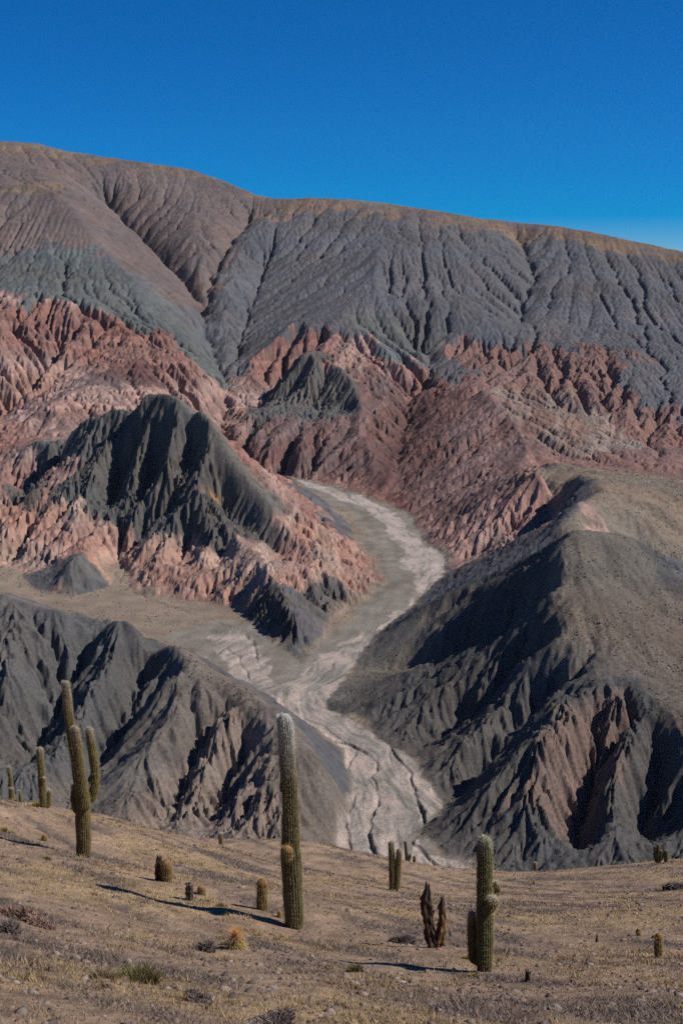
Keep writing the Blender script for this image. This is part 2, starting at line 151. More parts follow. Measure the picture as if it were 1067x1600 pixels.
PALE = [[(-84.9, 2218.7), (-32.8, 2135.1), (24.8, 2041.4), (76.3, 1917.4), (93.8, 1746.9), (124.6, 1620.1), (110.5, 1524.9), (78.5, 1453.5), (75.9, 1540.0), (70.6, 1672.2), (56.0, 1828.3), (23.9, 1965.2), (-32.0, 2079.0)], [(111.6, 1540.0), (69.3, 1400.8), (40.8, 1317.0), (21.4, 1258.6), (11.9, 1184.4), (-7.0, 1098.7), (13.1, 1052.8), (53.4, 971.1), (67.2, 894.0), (47.0, 848.8), (41.6, 820.4), (59.0, 789.4), (-1.3, 793.7), (-1.4, 848.8), (5.0, 911.6), (-4.0, 996.9), (-47.9, 1090.8), (-56.7, 1114.9), (-35.2, 1184.4), (-13.6, 1242.3), (16.0, 1294.8), (41.4, 1339.9), (70.5, 1426.7)], [(-130.6, 1301.3), (-96.1, 1301.3), (-76.5, 1277.5), (-61.7, 1184.4), (-43.0, 1098.7), (-56.2, 1105.2), (-76.6, 1140.1), (-103.2, 1203.1)], [(42.5, 839.2), (79.8, 789.4), (95.2, 744.9), (73.8, 744.9), (45.1, 811.3)]]
BANKS = [[(-10.3, 1015.8), (3.1, 1007.6), (16.2, 994.3), (25.9, 971.1), (26.5, 958.6), (20.8, 944.0), (24.6, 920.7), (26.1, 895.1), (19.3, 874.0), (17.6, 848.8), (19.2, 829.7), (25.6, 806.8), (28.4, 776.8)], [(31.7, 1013.1), (38.1, 990.3), (47.9, 952.5), (49.4, 911.6), (54.6, 874.0), (51.1, 848.8), (44.1, 831.6), (56.4, 806.8), (75.9, 768.6)], [(110.5, 1524.9), (95.1, 1481.2), (81.2, 1439.9), (54.8, 1363.6), (35.6, 1305.8)], [(-128.1, 1288.2), (-108.4, 1267.0), (-92.9, 1232.3), (-87.4, 1203.1), (-77.0, 1162.7)], [(-90.3, 1305.8), (-78.9, 1267.0), (-71.1, 1193.7)], [(-202.7, 1439.9), (-157.0, 1388.2), (-114.4, 1339.9), (-80.5, 1294.8)], [(-268.4, 1644.0), (-248.4, 1587.1), (-242.5, 1524.9), (-202.7, 1439.9)], [(12.5, 1003.6), (5.2, 958.6), (9.3, 911.6), (2.7, 858.7), (4.4, 811.3)]]
CENTER = [(25.7, 0), (25.7, 811.3), (31.9, 879.2), (21.1, 958.6), (-16.8, 1067.7), (-33.7, 1131.6), (3.7, 1222.4), (48.1, 1351.7), (91.9, 1571.1), (87.7, 1786.7), (24.8, 2041.4), (-85.3, 2231.2)]
RIVERZONE = [(-90.4, 2231.2), (25.3, 2079.0), (93.9, 1917.4), (109.9, 1746.9), (129.2, 1630.3), (114.7, 1533.9), (68.7, 1388.2), (35.3, 1294.8), (17.8, 1212.7), (-14.6, 1089.2), (13.1, 1052.8), (55.7, 971.1), (68.5, 894.0), (49.0, 848.8), (95.2, 744.9), (-4.8, 744.9), (-1.4, 848.8), (6.3, 920.7), (-6.3, 996.9), (-59.3, 1114.9), (-107.2, 1184.4), (-166.3, 1305.8), (-122.7, 1363.6), (-83.2, 1339.9), (-54.6, 1252.4), (-33.0, 1206.9), (-17.1, 1283.9), (7.3, 1363.6), (41.8, 1467.2), (47.4, 1540.0), (35.9, 1672.2), (10.1, 1917.4), (-51.4, 2095.5)]
LANDPOLY = [('badlands', 'red gullied badlands below the grey mountain range', 'badlands', 'mid', [(-1095.2, 2924.0), (-686.4, 2862.0), (-551.1, 2826.0), (-416.7, 2772.0), (-341.2, 2764.0), (-289.3, 2740.0), (-227.1, 2658.0), (-199.5, 2778.0), (-121.5, 2878.0), (-86.7, 2936.0), (-17.3, 2846.0), (34.3, 2868.0), (136.2, 2828.0), (242.9, 2884.0), (340.9, 2830.0), (498.9, 2784.0), (645.6, 2672.0), (874.2, 2512.0), (686.3, 1950), (488.8, 2000), (312.1, 1860), (263.5, 1850), (275.3, 1640), (245.6, 1600), (227.0, 1440), (184.5, 1500), (134.5, 1560), (92.9, 1896.0), (25.1, 2064.0), (-96.2, 2246.0), (-27.0, 1756.0), (41.0, 1512.0), (4.2, 1392.0), (-97.6, 1368.0), (-227.0, 1468.0), (-389.8, 1580.0), (-576.6, 1496.0)]),
('butte', 'black gullied butte with a smooth grey top and salmon foothills', 'butte', 'mid', [(-603.8, 1794.0), (-448.0, 1830.0), (-410.3, 1892.0), (-430.3, 1950.0), (-416.2, 1990), (-322.8, 1900), (-227.9, 1850), (-175.7, 1810), (-145.8, 1760), (-113.1, 1720), (-78.9, 1660), (-48.6, 1666.0), (20.7, 1696.0), (46.6, 1512.0), (-8.5, 1360.0), (-33.6, 1208.0), (-97.0, 1360.0), (-224.3, 1450.0), (-386.5, 1566.0), (-518.5, 1528.0)]),
('scarp_ridge', 'smooth tan ridge with a shadowed scarp above the red badlands', 'ridge', 'mid', [(243.0, 1745), (260.9, 1695), (276.4, 1612), (286.8, 1512), (239.8, 1432), (219.7, 1390), (268.3, 1290), (302.9, 1220), (427.2, 1200), (688.0, 1960), (486.3, 1990), (328.2, 1930), (290.9, 1890)]),
('hill', 'dark green grey hill with pink eroded flank beside the river', 'hill', 'near', [(-500.5, 1300), (-281.8, 1140), (-213.0, 1110), (-130.1, 1060), (-87.1, 1015), (-41.5, 945), (6.9, 890), (10.8, 860), (2.5, 800), (-11.3, 700), (-281.3, 700)]),
('hill', 'steep dark hill with a rounded tan back beside the river', 'hill', 'near', [(35.3, 1340), (65.8, 1330), (132.9, 1270), (190.2, 1210), (205.1, 1200), (260.6, 1240), (285.9, 1150), (372.7, 1040), (258.7, 700), (73.1, 700), (63.5, 800), (48.9, 846.0), (65.2, 878.0), (53.1, 966.0), (13.1, 1048.0), (-16.1, 1090.0), (15.0, 1208.0)]),
('hill', 'steep dark hill with a rounded tan back beside the river', 'hill', 'near', [(187.1, 1190), (203.4, 1190), (256.5, 1220), (283.5, 1140), (369.2, 1030), (291.6, 800), (241.3, 828), (219.9, 876.0), (208.9, 936.0), (200.8, 950.0), (181.8, 956.0), (169.5, 976.0), (161.7, 1000.0), (156.5, 1030.0), (159.3, 1064.0), (168.3, 1100.0), (177.2, 1134.0)]),
('hill', 'steep dark hill with a rounded tan back beside the river', 'hill', 'near', [(292.1, 1404.0), (303.1, 1394.0), (277.4, 1138.0), (276.0, 1116.0), (265.8, 1110.0), (255.5, 1148.0), (246.4, 1170.0)])]

# ------------------------------------------------------------------ noise
_rs = np.random.RandomState(7)
_perm = _rs.permutation(4096).astype(np.int64)
_rnd = _rs.rand(4096, 2).astype(f32)
_gang = _rs.rand(4096) * 2 * np.pi
_gx, _gy = np.cos(_gang).astype(f32), np.sin(_gang).astype(f32)
def hsh(ix, iy): return _perm[(_perm[ix & 4095] + iy) & 4095]
def pnoise(x, y):
    ix = np.floor(x).astype(np.int64); iy = np.floor(y).astype(np.int64)
    fx = (x - ix).astype(f32); fy = (y - iy).astype(f32)
    def g(i, j):
        h = hsh(ix + i, iy + j); return _gx[h] * (fx - i) + _gy[h] * (fy - j)
    u = fx * fx * fx * (fx * (fx * 6 - 15) + 10); v = fy * fy * fy * (fy * (fy * 6 - 15) + 10)
    a = g(0, 0); b = g(1, 0); c = g(0, 1); d = g(1, 1)
    return (a + u * (b - a) + v * (c - a + u * (a - b - c + d))) * 1.5
def fbm(x, y, n=4, gain=0.5):
    s = 0; a = 1.0
    for k in range(n):
        s = s + a * pnoise(x * 2 ** k + 17.3 * k, y * 2 ** k - 9.1 * k); a *= gain
    return s
def sstep(a, b, x):
    t = np.clip((x - a) / (b - a), 0, 1); return t * t * (3 - 2 * t)
# ------------------------------------------------------------------ valley height field on a regular base grid
ST = 5.0; X0, X1, Y0, Y1 = -1500.0, 1500.0, 60.0, 5200.0
GX = int((X1 - X0) / ST) + 1; GY = int((Y1 - Y0) / ST) + 1
def poly_mask(poly, gx=None, gy=None):
    poly = np.asarray(poly, float)
    xs = X0 + ST * np.arange(GX); ys = Y0 + ST * np.arange(GY)
    m = np.zeros((GY, GX), bool)
    n = len(poly)
    for r in range(GY):
        y = ys[r]; cr = []
        for i in range(n):
            xa, ya = poly[i][:2]; xb, yb = poly[(i + 1) % n][:2]
            if (ya > y) != (yb > y): cr.append(xa + (y - ya) / (yb - ya) * (xb - xa))
        cr.sort()
        for a, b in zip(cr[::2], cr[1::2]): m[r] |= (xs >= a) & (xs < b)
    return m
def blur(a, s):
    if s <= 0: return a
    k = np.arange(-int(3 * s) - 1, int(3 * s) + 2); w = np.exp(-k * k / (2 * s * s)); w /= w.sum()
    h = len(k) // 2
    p = np.pad(a, ((h, h), (0, 0)), mode='edge'); o = sum(w[i] * p[i:i + a.shape[0]] for i in range(len(k)))
    p = np.pad(o, ((0, 0), (h, h)), mode='edge'); return sum(w[i] * p[:, i:i + a.shape[1]] for i in range(len(k)))
def floor_z(y): return FA + FB * y
def base_heights():
    S = np.zeros((GY, GX)); N = np.zeros((GY, GX))
    def put(x, y, z):
        c = np.rint((x - X0) / ST).astype(int); r = np.rint((y - Y0) / ST).astype(int)
        ok = (c >= 0) & (c < GX) & (r >= 0) & (r < GY)
        np.add.at(S, (r[ok], c[ok]), z[ok]); np.add.at(N, (r[ok], c[ok]), 1)
    for ln in LINES:
        for (a, b) in zip(ln[:-1], ln[1:]):
            a = np.array(a, float); b = np.array(b, float); n = max(2, int(np.hypot(*(b - a)[:2]) / 2))
            t = np.linspace(0, 1, n); p = a + (b - a) * t[:, None]; put(p[:, 0], p[:, 1], p[:, 2])
    fm = poly_mask(FLOOR)
    ys = Y0 + ST * np.arange(GY)
    fz = np.repeat(floor_z(ys)[:, None], GX, 1)
    S[fm] = fz[fm]; N[fm] = 1
    # pyramid of constraints, then relax a membrane from coarse to fine
    lv = [(S, N)]
    while min(lv[-1][0].shape) > 12:
        s, n = lv[-1]; h, w = (s.shape[0] + 1) // 2, (s.shape[1] + 1) // 2
        s2 = np.zeros((h * 2, w * 2)); n2 = s2.copy(); s2[:s.shape[0], :s.shape[1]] = s; n2[:s.shape[0], :s.shape[1]] = n
        lv.append((s2.reshape(h, 2, w, 2).sum((1, 3)), n2.reshape(h, 2, w, 2).sum((1, 3))))
    z = None
    for k, (s, n) in enumerate(reversed(lv)):
        fix = n > 0; val = np.where(fix, s / np.maximum(n, 1), 0)
        if z is None: z = np.full(s.shape, val[fix].mean())
        else:
            z = np.repeat(np.repeat(z, 2, 0), 2, 1)[:s.shape[0], :s.shape[1]]
        z[fix] = val[fix]
        for it in range(60 if k > 2 else 300):
            p = np.pad(z, 1, mode='edge')
            q = 0.25 * (p[:-2, 1:-1] + p[2:, 1:-1] + p[1:-1, :-2] + p[1:-1, 2:])
            z = np.where(fix, val, q)
    return z, fm
def sample(g, x, y):
    c = np.clip((x - X0) / ST, 0, GX - 1.001); r = np.clip((y - Y0) / ST, 0, GY - 1.001)
    ci = c.astype(int); ri = r.astype(int); fc = (c - ci).astype(f32); fr = (r - ri).astype(f32)
    return (g[ri, ci] * (1 - fc) + g[ri, ci + 1] * fc) * (1 - fr) + (g[ri + 1, ci] * (1 - fc) + g[ri + 1, ci + 1] * fc) * fr
def dist_line(x, y, ln):
    d = np.full(x.shape, 1e9); side = np.zeros(x.shape); 
    for a, b in zip(ln[:-1], ln[1:]):
        ax, ay = a[:2]; bx, by = b[:2]; ex, ey = bx - ax, by - ay; L2 = ex * ex + ey * ey
        t = np.clip(((x - ax) * ex + (y - ay) * ey) / L2, 0, 1)
        qx = x - ax - t * ex; qy = y - ay - t * ey; dd = np.hypot(qx, qy)
        m = dd < d; d = np.where(m, dd, d); side = np.where(m, np.sign(ex * qy - ey * qx), side)
    return d, side
# gully filter: bands running down the local slope, finer bands steered by the coarser ones
def gully(x, y, dx, dy, lam):
    EL = 1.9; px = x / (lam * EL); py = y / (lam * EL)
    ix = np.floor(px).astype(np.int64); iy = np.floor(py).astype(np.int64)
    fx = (px - ix).astype(f32); fy = (py - iy).astype(f32)
    c = np.zeros(x.shape, f32); s = np.zeros(x.shape, f32); wt = np.full(x.shape, 1e-6, f32)
    for i in (-1, 0, 1):
        for j in (-1, 0, 1):
            h = _rnd[hsh(ix + i, iy + j)]
            ax = fx - i - h[..., 0]; ay = fy - j - h[..., 1]
            w = np.exp(-3.2 * (ax * ax + ay * ay)); ph = 2 * np.pi * EL * (ax * dx + ay * dy)
            c += w * np.cos(ph); s += w * np.sin(ph); wt += w
    return c / wt, s / wt
# rock: colour, gully depth, patch colour
ROCK = dict(      # colour, depth of the broad gullies, of the fine ones, how fast streams cut
 grey=((.096, .093, .101), .30, .65, .45), brown=((.128, .099, .093), .25, .45, .35), tan=((.165, .116, .084), .3, .35, .5), green=((.100, .106, .104), .35, .55, .5),
 red=((.236, .140, .118), .35, .75, 1.9), maroon=((.134, .082, .075), .45, .60, 1.6), redright=((.176, .104, .091), .45, .8, 1.9), pinktan=((.180, .128, .108), .45, .55, 1.5), blackred=((.115, .070, .066), .5, .7, 1.6),  # maroon: part of its darkness is shade on a face turned from the sun
 salmon=((.300, .188, .148), .40, .80, 1.7), black=((.088, .081, .077), .75, 1.55, 1.8), ochre=((.30, .18, .08), .7, 1.0, 1.5), darkgrey=((.09, .088, .088), .4, .4, .6), cap=((.122, .108, .096), .2, .2, .4),
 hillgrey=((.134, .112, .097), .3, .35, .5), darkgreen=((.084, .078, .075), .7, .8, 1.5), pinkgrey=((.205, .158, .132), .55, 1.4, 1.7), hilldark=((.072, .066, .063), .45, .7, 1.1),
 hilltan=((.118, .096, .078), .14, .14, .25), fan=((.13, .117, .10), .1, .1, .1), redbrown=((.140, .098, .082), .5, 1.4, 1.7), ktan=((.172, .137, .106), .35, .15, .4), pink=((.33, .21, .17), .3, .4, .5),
 floor=((.195, .150, .115), .0, .0, .0))
TALUS = dict(pinkgrey='hillgrey', redbrown='hilldark', black='cap', salmon='red', red='redright')
RN = list(ROCK)
base, floor_mask = base_heights()
ys = Y0 + ST * np.arange(GY); xs = X0 + ST * np.arange(GX)
GXX, GYY = np.meshgrid(xs, ys)
# rock map (index per cell), floor last but hills keep their own flanks
rock = np.full((GY, GX), RN.index('grey'), int)
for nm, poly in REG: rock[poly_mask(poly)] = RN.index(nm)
rock[floor_mask] = RN.index('floor')
ampg = np.array([ROCK[n][1] for n in RN])[rock]
fing = np.array([ROCK[n][2] for n in RN])[rock]; fin = blur(fing, 1.5) * (1 - blur(floor_mask.astype(float), 1.0))
amp = blur(ampg, 2.5) * (1 - blur(floor_mask.astype(float), 1.2))
amp = amp * np.where(GYY > 2750, np.clip(.75 + 1.0 * fbm(GXX / 420 + 2, GYY / 300, 3), .12, 1.4), np.clip(1 + .5 * fbm(GXX / 150 + 2, GYY / 150, 3), .5, 1.4))
sm = blur(base, 1.0)
for ln, wd, k_ in CALM:     # rounded crests keep their shape
    r0 = max(0, int((min(p[1] for p in ln) - 200 - Y0) / ST)); r1 = int((max(p[1] for p in ln) + 200 - Y0) / ST)
    kk_ = 1 - k_ * np.exp(-(dist_line(GXX[r0:r1], GYY[r0:r1], ln)[0] / wd) ** 2); amp[r0:r1] *= kk_; fin[r0:r1] *= kk_
softw = blur(np.isin(rock, [RN.index(n) for n in ('hilltan', 'ktan', 'brown', 'tan', 'fan')]).astype(float), 3)
sm = sm * (1 - softw) + blur(base, 1.9) * softw
sm = np.where(floor_mask, floor_z(GYY), sm)
for ln, dp, wd in CARVES:     # stream-cut ravines
    r0 = max(0, int((min(p[1] for p in ln) - 200 - Y0) / ST)); r1 = int((max(p[1] for p in ln) + 200 - Y0) / ST)
    d = dist_line(GXX[r0:r1] + fbm(GXX[r0:r1] / 70, GYY[r0:r1] / 70, 3) * 12, GYY[r0:r1], ln)[0]
    sm[r0:r1] -= dp * np.exp(-d / wd) * (1 - floor_mask[r0:r1])
sm = sm + fbm(GXX / 260, GYY / 260, 4) * 9 * np.clip(amp, 0.15, 1) * (1 - floor_mask)
DEPTH = {150.: .05, 85.: .085, 48.: .14, 26.: .20, 13.: .22, 8.: .22}
def add_gullies(z, x, y, zx, zy, a, lams):
    for lam in lams:
        g = np.hypot(zx, zy) + 1e-4
        steep = np.clip(g / 0.45, 0, 1.25)
        nx = -zy / g; ny = zx / g
        ux = nx.astype(f32); uy = ny.astype(f32)
        c, s = gully(x, y, ux, uy, lam * 1.0)
        A = lam * DEPTH[lam] * a * steep
        m = np.hypot(c, s); tri = 1 - np.abs(np.arctan2(s, c)) / np.pi
        z = z + A * (tri * 1.7 - .85) * sstep(0, .35, m)
        d = -A * s * 2 * np.pi / lam * 0.45
        zx = zx + d * ux; zy = zy + d * uy
    return z, zx, zy
zy0, zx0 = np.gradient(blur(sm, 3.0), ST)
g0, gzx, gzy = add_gullies(sm, GXX, GYY, zx0.astype(f32), zy0.astype(f32), amp.astype(f32), (85., 48.))
# running water: flow down the steepest neighbour, cut the streams in proportion to what they drain
def incise(z, K, active, n_iter):
    H, Wd = z.shape; act = active.copy(); act[0] = act[-1] = False; act[:, 0] = act[:, -1] = False
    ids = np.nonzero(act.ravel())[0]; fixed = floor_mask.ravel(); zf = z.ravel().copy(); Kf = K.ravel()
    offs = np.array([-Wd - 1, -Wd, -Wd + 1, -1, 1, Wd - 1, Wd, Wd + 1]); dl = np.array([1.414, 1, 1.414, 1, 1, 1.414, 1, 1.414]) * ST
    for it in range(n_iter):
        best = np.zeros(len(ids)); rec = ids.copy(); dist = np.ones(len(ids))
        for o, d in zip(offs, dl):
            s = (zf[ids] - zf[ids + o]) / d; m = s > best
            best[m] = s[m]; rec[m] = ids[m] + o; dist[m] = d
        order = np.argsort(-zf[ids], kind='stable'); oi = ids[order].tolist(); orc = rec[order].tolist()
        A = [1.0] * zf.size
        for i, r in zip(oi, orc):
            if r != i: A[r] += A[i]
        Aa = np.minimum(np.array(A)[ids] * ST * ST, 4.0e4)
        Fv = np.where(fixed[ids], 0, Kf[ids] * np.sqrt(Aa) / dist)[order].tolist()
        zl = zf.tolist()
        for i, r, q in zip(reversed(oi), reversed(orc), reversed(Fv)):
            if r != i: zl[i] = (zl[i] + q * zl[r]) / (1 + q)
        zf = np.array(zl)
    return zf.reshape(H, Wd)
cutmap = .030 * blur(np.array([ROCK[n][3] for n in RN])[rock], 1.5) * (1 - blur(floor_mask.astype(float), 1.0)) * np.clip(1 + .8 * fbm(GXX / 210 + 9, GYY / 210, 3), .35, 1.8)
seed_n = blur(np.clip(np.array([ROCK[n][3] for n in RN])[rock], 0, 1), 1.5) * np.clip(.75 + .9 * fbm(GXX / 300 - 4, GYY / 240, 3), .15, 1.3)
g0 = g0 + ((_rs.rand(GY, GX) - .5) * 1.8 + fbm(GXX / 38, GYY / 38, 3) * 3.6) * seed_n * (1 - floor_mask)
g1 = incise(g0, cutmap, (np.abs(GXX) < .31 * GYY + 40) & (GYY > 740) & (GYY < 4700), 17)
gzy, gzx = np.gradient(blur(g1, .8), ST)
g1 = .85 * g1 + .15 * blur(g1, .8)
# ------------------------------------------------------------------ fan-shaped sampling of the valley: finer near, coarser far
NU, NV = 850, 1150
uu = np.linspace(-0.30, 0.30, NU)
yf = np.concatenate([np.linspace(110, 600, 40, endpoint=False), np.linspace(600, 4600, 2000), ])
cu = np.linspace(-0.25, 0.25, 60)
YY, UU = np.meshgrid(yf, cu, indexing='ij'); ZZ = sample(g1, UU * YY, YY)
sy = ZZ / YY
dens = np.abs(np.diff(sy, axis=0)).mean(1) + 0.00006 * (np.diff(yf) / 2)
dens[yf[:-1] < 740] *= 0.15
cdf = np.concatenate([[0], np.cumsum(dens)]); cdf /= cdf[-1]
yv = np.interp(np.linspace(0, 1, NV), cdf, yf)
yv = np.concatenate([yv, [4800, 5100]]); NV = len(yv)
VY, VU = np.meshgrid(yv, uu, indexing='ij'); VX = VU * VY
vz = sample(g1, VX, VY); va = sample(amp, VX, VY); vf = sample(fin, VX, VY)
vzx = sample(gzx, VX, VY); vzy = sample(gzy, VX, VY)
vz, vzx, vzy = add_gullies(vz, VX, VY, vzx.astype(f32), vzy.astype(f32), va.astype(f32) * .45, (26.,))
vz, vzx, vzy = add_gullies(vz, VX, VY, vzx, vzy, vf.astype(f32) * .8, (13.,))
nr = VY[:, 0] < 2800
vz[nr] = add_gullies(vz[nr], VX[nr], VY[nr], vzx[nr], vzy[nr], vf[nr].astype(f32) * 1.1, (8.,))[0]
rg = 1 - np.abs(fbm(VX / 6.5, VY / 6.5, 3)); vz = vz + (rg - .75) * 1.7 * np.clip(vf, 0, 1.2) * np.clip(np.hypot(vzx, vzy) / .6, 0, 1)
vfl = sstep(.3, .7, sample(blur(floor_mask.astype(float), .8), VX, VY))
vz = vz + fbm(VX / 9, VY / 9, 3) * (0.55 * (1 - vfl) + .05)
# the incised stream banks
jx = VX + fbm(VX / 16, VY / 26, 4) * 2.2; jy = VY + fbm(VX / 16 + 40, VY / 26, 4) * 3.0
rb = VY < 1700; damp = np.zeros(VX.shape)
for k, ln in enumerate(BANKS):
    d, sd = dist_line(jx[rb], jy[rb], ln)
    dp = (3.0 if k < 2 else 1.6) * np.clip(.6 + .9 * fbm(jy[rb] / 45 + 7 * k, jx[rb] * 0 + k, 2), .05, 1.1)
    cut = np.where(sd > 0, np.exp(-(d / .8) ** 2), np.exp(-(d / 1.7) ** 2)) * dp
    vz[rb] -= cut * vfl[rb]; damp[rb] = np.maximum(damp[rb], cut * vfl[rb] / 3.0)
# beds of rock: tilted layers that stand out as ledges on the bare faces
isred0 = sample(blur(np.isin(rock, [RN.index(n) for n in ('red', 'maroon', 'salmon', 'blackred', 'pinktan')]).astype(float), 1.5), VX, VY)
bed = vz + (.12 - 0.75 * sstep(-260, 40, VX)) * (VX + 100) - 0.06 * VY + fbm(VX / 190, VY / 190, 3) * 12
band0 = fbm(bed / 13, bed * 0 + 3.3, 4, .6)
vz = vz + isred0 * np.clip(band0, -1, 1) * 3.2
# ------------------------------------------------------------------ rock colours per vertex (mostly their own; maroon also carries shade of a turned-away face)
wxn = fbm(VX / 60, VY / 60, 4); wyn = fbm(VX / 60 + 31, VY / 60 - 7, 4)
wamp = np.clip(VY / 1500, .5, 2.4) * (1 - vfl) 
qx = VX + wxn * 20 * wamp; qy = VY + wyn * 26 * wamp
dzdy = np.gradient(vz, axis=0) / np.gradient(VY, axis=0); dzdx = np.gradient(vz, axis=1) / np.gradient(VX, axis=1)
slope = np.hypot(dzdx, dzdy - dzdx * VU * 0)
talus = (1 - sstep(.30, .75, slope + .12 * fbm(VX / 20, VY / 20, 3))).astype(f32) * .8
col = np.zeros(VX.shape + (3,), f32); wsum = np.zeros(VX.shape, f32)
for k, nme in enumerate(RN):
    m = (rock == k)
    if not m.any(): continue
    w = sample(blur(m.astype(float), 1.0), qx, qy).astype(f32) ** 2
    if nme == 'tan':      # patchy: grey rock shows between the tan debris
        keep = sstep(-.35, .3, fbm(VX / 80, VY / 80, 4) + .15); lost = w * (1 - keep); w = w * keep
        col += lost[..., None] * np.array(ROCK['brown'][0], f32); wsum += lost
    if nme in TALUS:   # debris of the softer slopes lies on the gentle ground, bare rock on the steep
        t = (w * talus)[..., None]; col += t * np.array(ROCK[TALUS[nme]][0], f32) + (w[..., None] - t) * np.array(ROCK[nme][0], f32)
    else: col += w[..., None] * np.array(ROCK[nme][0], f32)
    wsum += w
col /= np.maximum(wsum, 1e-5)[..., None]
ridx = rock[np.clip(np.rint((VY - Y0) / ST).astype(int), 0, GY - 1), np.clip(np.rint((VX - X0) / ST).astype(int), 0, GX - 1)]
isred = sample(blur(np.isin(rock, [RN.index(n) for n in ('red', 'maroon', 'salmon', 'blackred', 'pinktan')]).astype(float), 1.5), qx, qy)
band = band0
col *= (1 + isred * np.clip(band, -1, 1) * .36)[..., None]
col = col * (1 + isred * np.clip(fbm(bed / 33 + 9, bed * 0 + 8.3, 2), -.6, .6) * .5)[..., None] ** np.array([.6, 1, 1.05], f32)
big = fbm(VX / 180 + 5, VY / 180, 4); fine = fbm(VX / 22, VY / 22, 4)
col *= (1 + .17 * big * (1 - isred * .4) + .16 * fine)[..., None]
tint = fbm(VX / 120 - 50, VY / 120, 3)[..., None] * (1 - vfl[..., None])
col *= 1 + tint * np.array([.09, .0, -.07], f32)
# river: pale silt threads on grey gravel, running along the flow
pm = np.zeros((GY, GX), bool)
for p in PALE: pm |= poly_mask(p)
flow_x = np.interp(VY, [c[1] for c in CENTER], [c[0] for c in CENTER])
lat = VX - flow_x
pal = sstep(.30, .62, sample(blur(pm.astype(float), .9), VX + wxn * 9, VY + wyn * 20))
mx = lat + fbm(VX / 70, VY / 120, 3) * 14
thr = fbm(mx / 16, VY / 120, 4, .6)
thr2 = fbm(mx / 5 + 20, VY / 48, 5, .7)
patch = fbm(VX / 26 + 8, VY / 40, 4, .6)
chan = np.clip(1 - np.abs(fbm(mx / 11 + 5, VY / 85, 3)) / .07, 0, 1) + .7 * np.clip(1 - np.abs(fbm(mx / 6 + 55, VY / 60, 3)) / .06, 0, 1)
silt = np.clip(pal * (0.44 + .28 * sstep(1250, 1500, VY) + .55 * thr + .38 * thr2 + .55 * patch), 0, 1) * vfl
grv = np.array([.195, .176, .158], f32); slt = np.array([.375, .300, .258], f32); olive = np.array([.168, .148, .124], f32)
riverzone = sstep(.3, .7, sample(blur(poly_mask(RIVERZONE).astype(float), 1.2), VX + wxn * 8, VY + wyn * 14)) * vfl
col = col * (1 - riverzone[..., None]) + (olive * (1 + .22 * fine[..., None] + .2 * thr[..., None])) * riverzone[..., None]
pz = (sstep(.2, .7, pal) * vfl)[..., None]
col = col * (1 - pz) + (grv * (1 + .3 * thr2[..., None])) * pz
col = col * (1 - silt[..., None]) + slt * (1 + .15 * fine[..., None]) * silt[..., None]
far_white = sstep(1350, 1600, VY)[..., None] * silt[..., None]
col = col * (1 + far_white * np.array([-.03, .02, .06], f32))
col *= (1 - .20 * np.clip(chan, 0, 1) * pal * vfl)[..., None]
vz -= .10 * np.clip(chan, 0, 1) * pal * vfl
col *= (1 - .45 * np.clip(damp, 0, 1))[..., None]      # damp silt in the cut channels
col = np.clip(col, .015, .8)
# ------------------------------------------------------------------ materials
def mat(name, build):
    m = bpy.data.materials.new(name); m.use_nodes = True; nt = m.node_tree
    b = nt.nodes['Principled BSDF']; b.inputs['Roughness'].default_value = .95; b.inputs['Specular IOR Level'].default_value = .12
    build(nt, b); return m
def nd(nt, t, **kw):
    n = nt.nodes.new(t)
    for k, v in kw.items(): setattr(n, k, v)
    return n
def noise_n(nt, co, scale, detail=6, rough=.6):
    n = nd(nt, 'ShaderNodeTexNoise'); n.inputs['Scale'].default_value = scale; n.inputs['Detail'].default_value = detail
    n.inputs['Roughness'].default_value = rough; nt.links.new(co, n.inputs['Vector']); return n.outputs['Fac']
def ramp_n(nt, f, stops):
    r = nd(nt, 'ShaderNodeValToRGB'); e = r.color_ramp.elements
    while len(e) < len(stops): e.new(.5)
    for k, (p, c) in enumerate(stops): e[k].position = p; e[k].color = (*c, 1) if len(c) == 3 else c
    nt.links.new(f, r.inputs[0]); return r.outputs[0]
def mult_n(nt, a, b, fac=1.0, mode='MULTIPLY'):
    m = nd(nt, 'ShaderNodeMix', data_type='RGBA', blend_type=mode); m.inputs[0].default_value = fac
    nt.links.new(a, m.inputs[6]); nt.links.new(b, m.inputs[7]); return m.outputs[2]
def bump_n(nt, b, h, strength, dist):
    n = nd(nt, 'ShaderNodeBump'); n.inputs['Strength'].default_value = strength; n.inputs['Distance'].default_value = dist
    nt.links.new(h, n.inputs['Height']); nt.links.new(n.outputs[0], b.inputs['Normal'])
def rock_mat(name, sc, bump, dist, speck=(.62, 1.35)):
    def f(nt, b):
        co = nd(nt, 'ShaderNodeNewGeometry').outputs['Position']
        a = nd(nt, 'ShaderNodeAttribute', attribute_name='Col').outputs['Color']
        n1 = noise_n(nt, co, sc, 8, .7); lo, hi = speck
        c = mult_n(nt, a, ramp_n(nt, n1, [(.28, (lo,) * 3), (.72, (hi,) * 3)]))
        nt.links.new(c, b.inputs['Base Color'])
        n2 = noise_n(nt, co, sc * 1.7, 8, .75); bump_n(nt, b, n2, bump, dist)
    return mat(name, f)
M = {}
M['far'] = rock_mat('far_rock', .09, .7, 5.0, (.72, 1.28))
M['mid'] = rock_mat('badland_rock', .17, .8, 2.4, (.70, 1.3))
M['near'] = rock_mat('scree_slope', .45, .9, 1.0, (.55, 1.45))
M['bed'] = rock_mat('river_gravel', .45, .7, .7, (.62, 1.4))
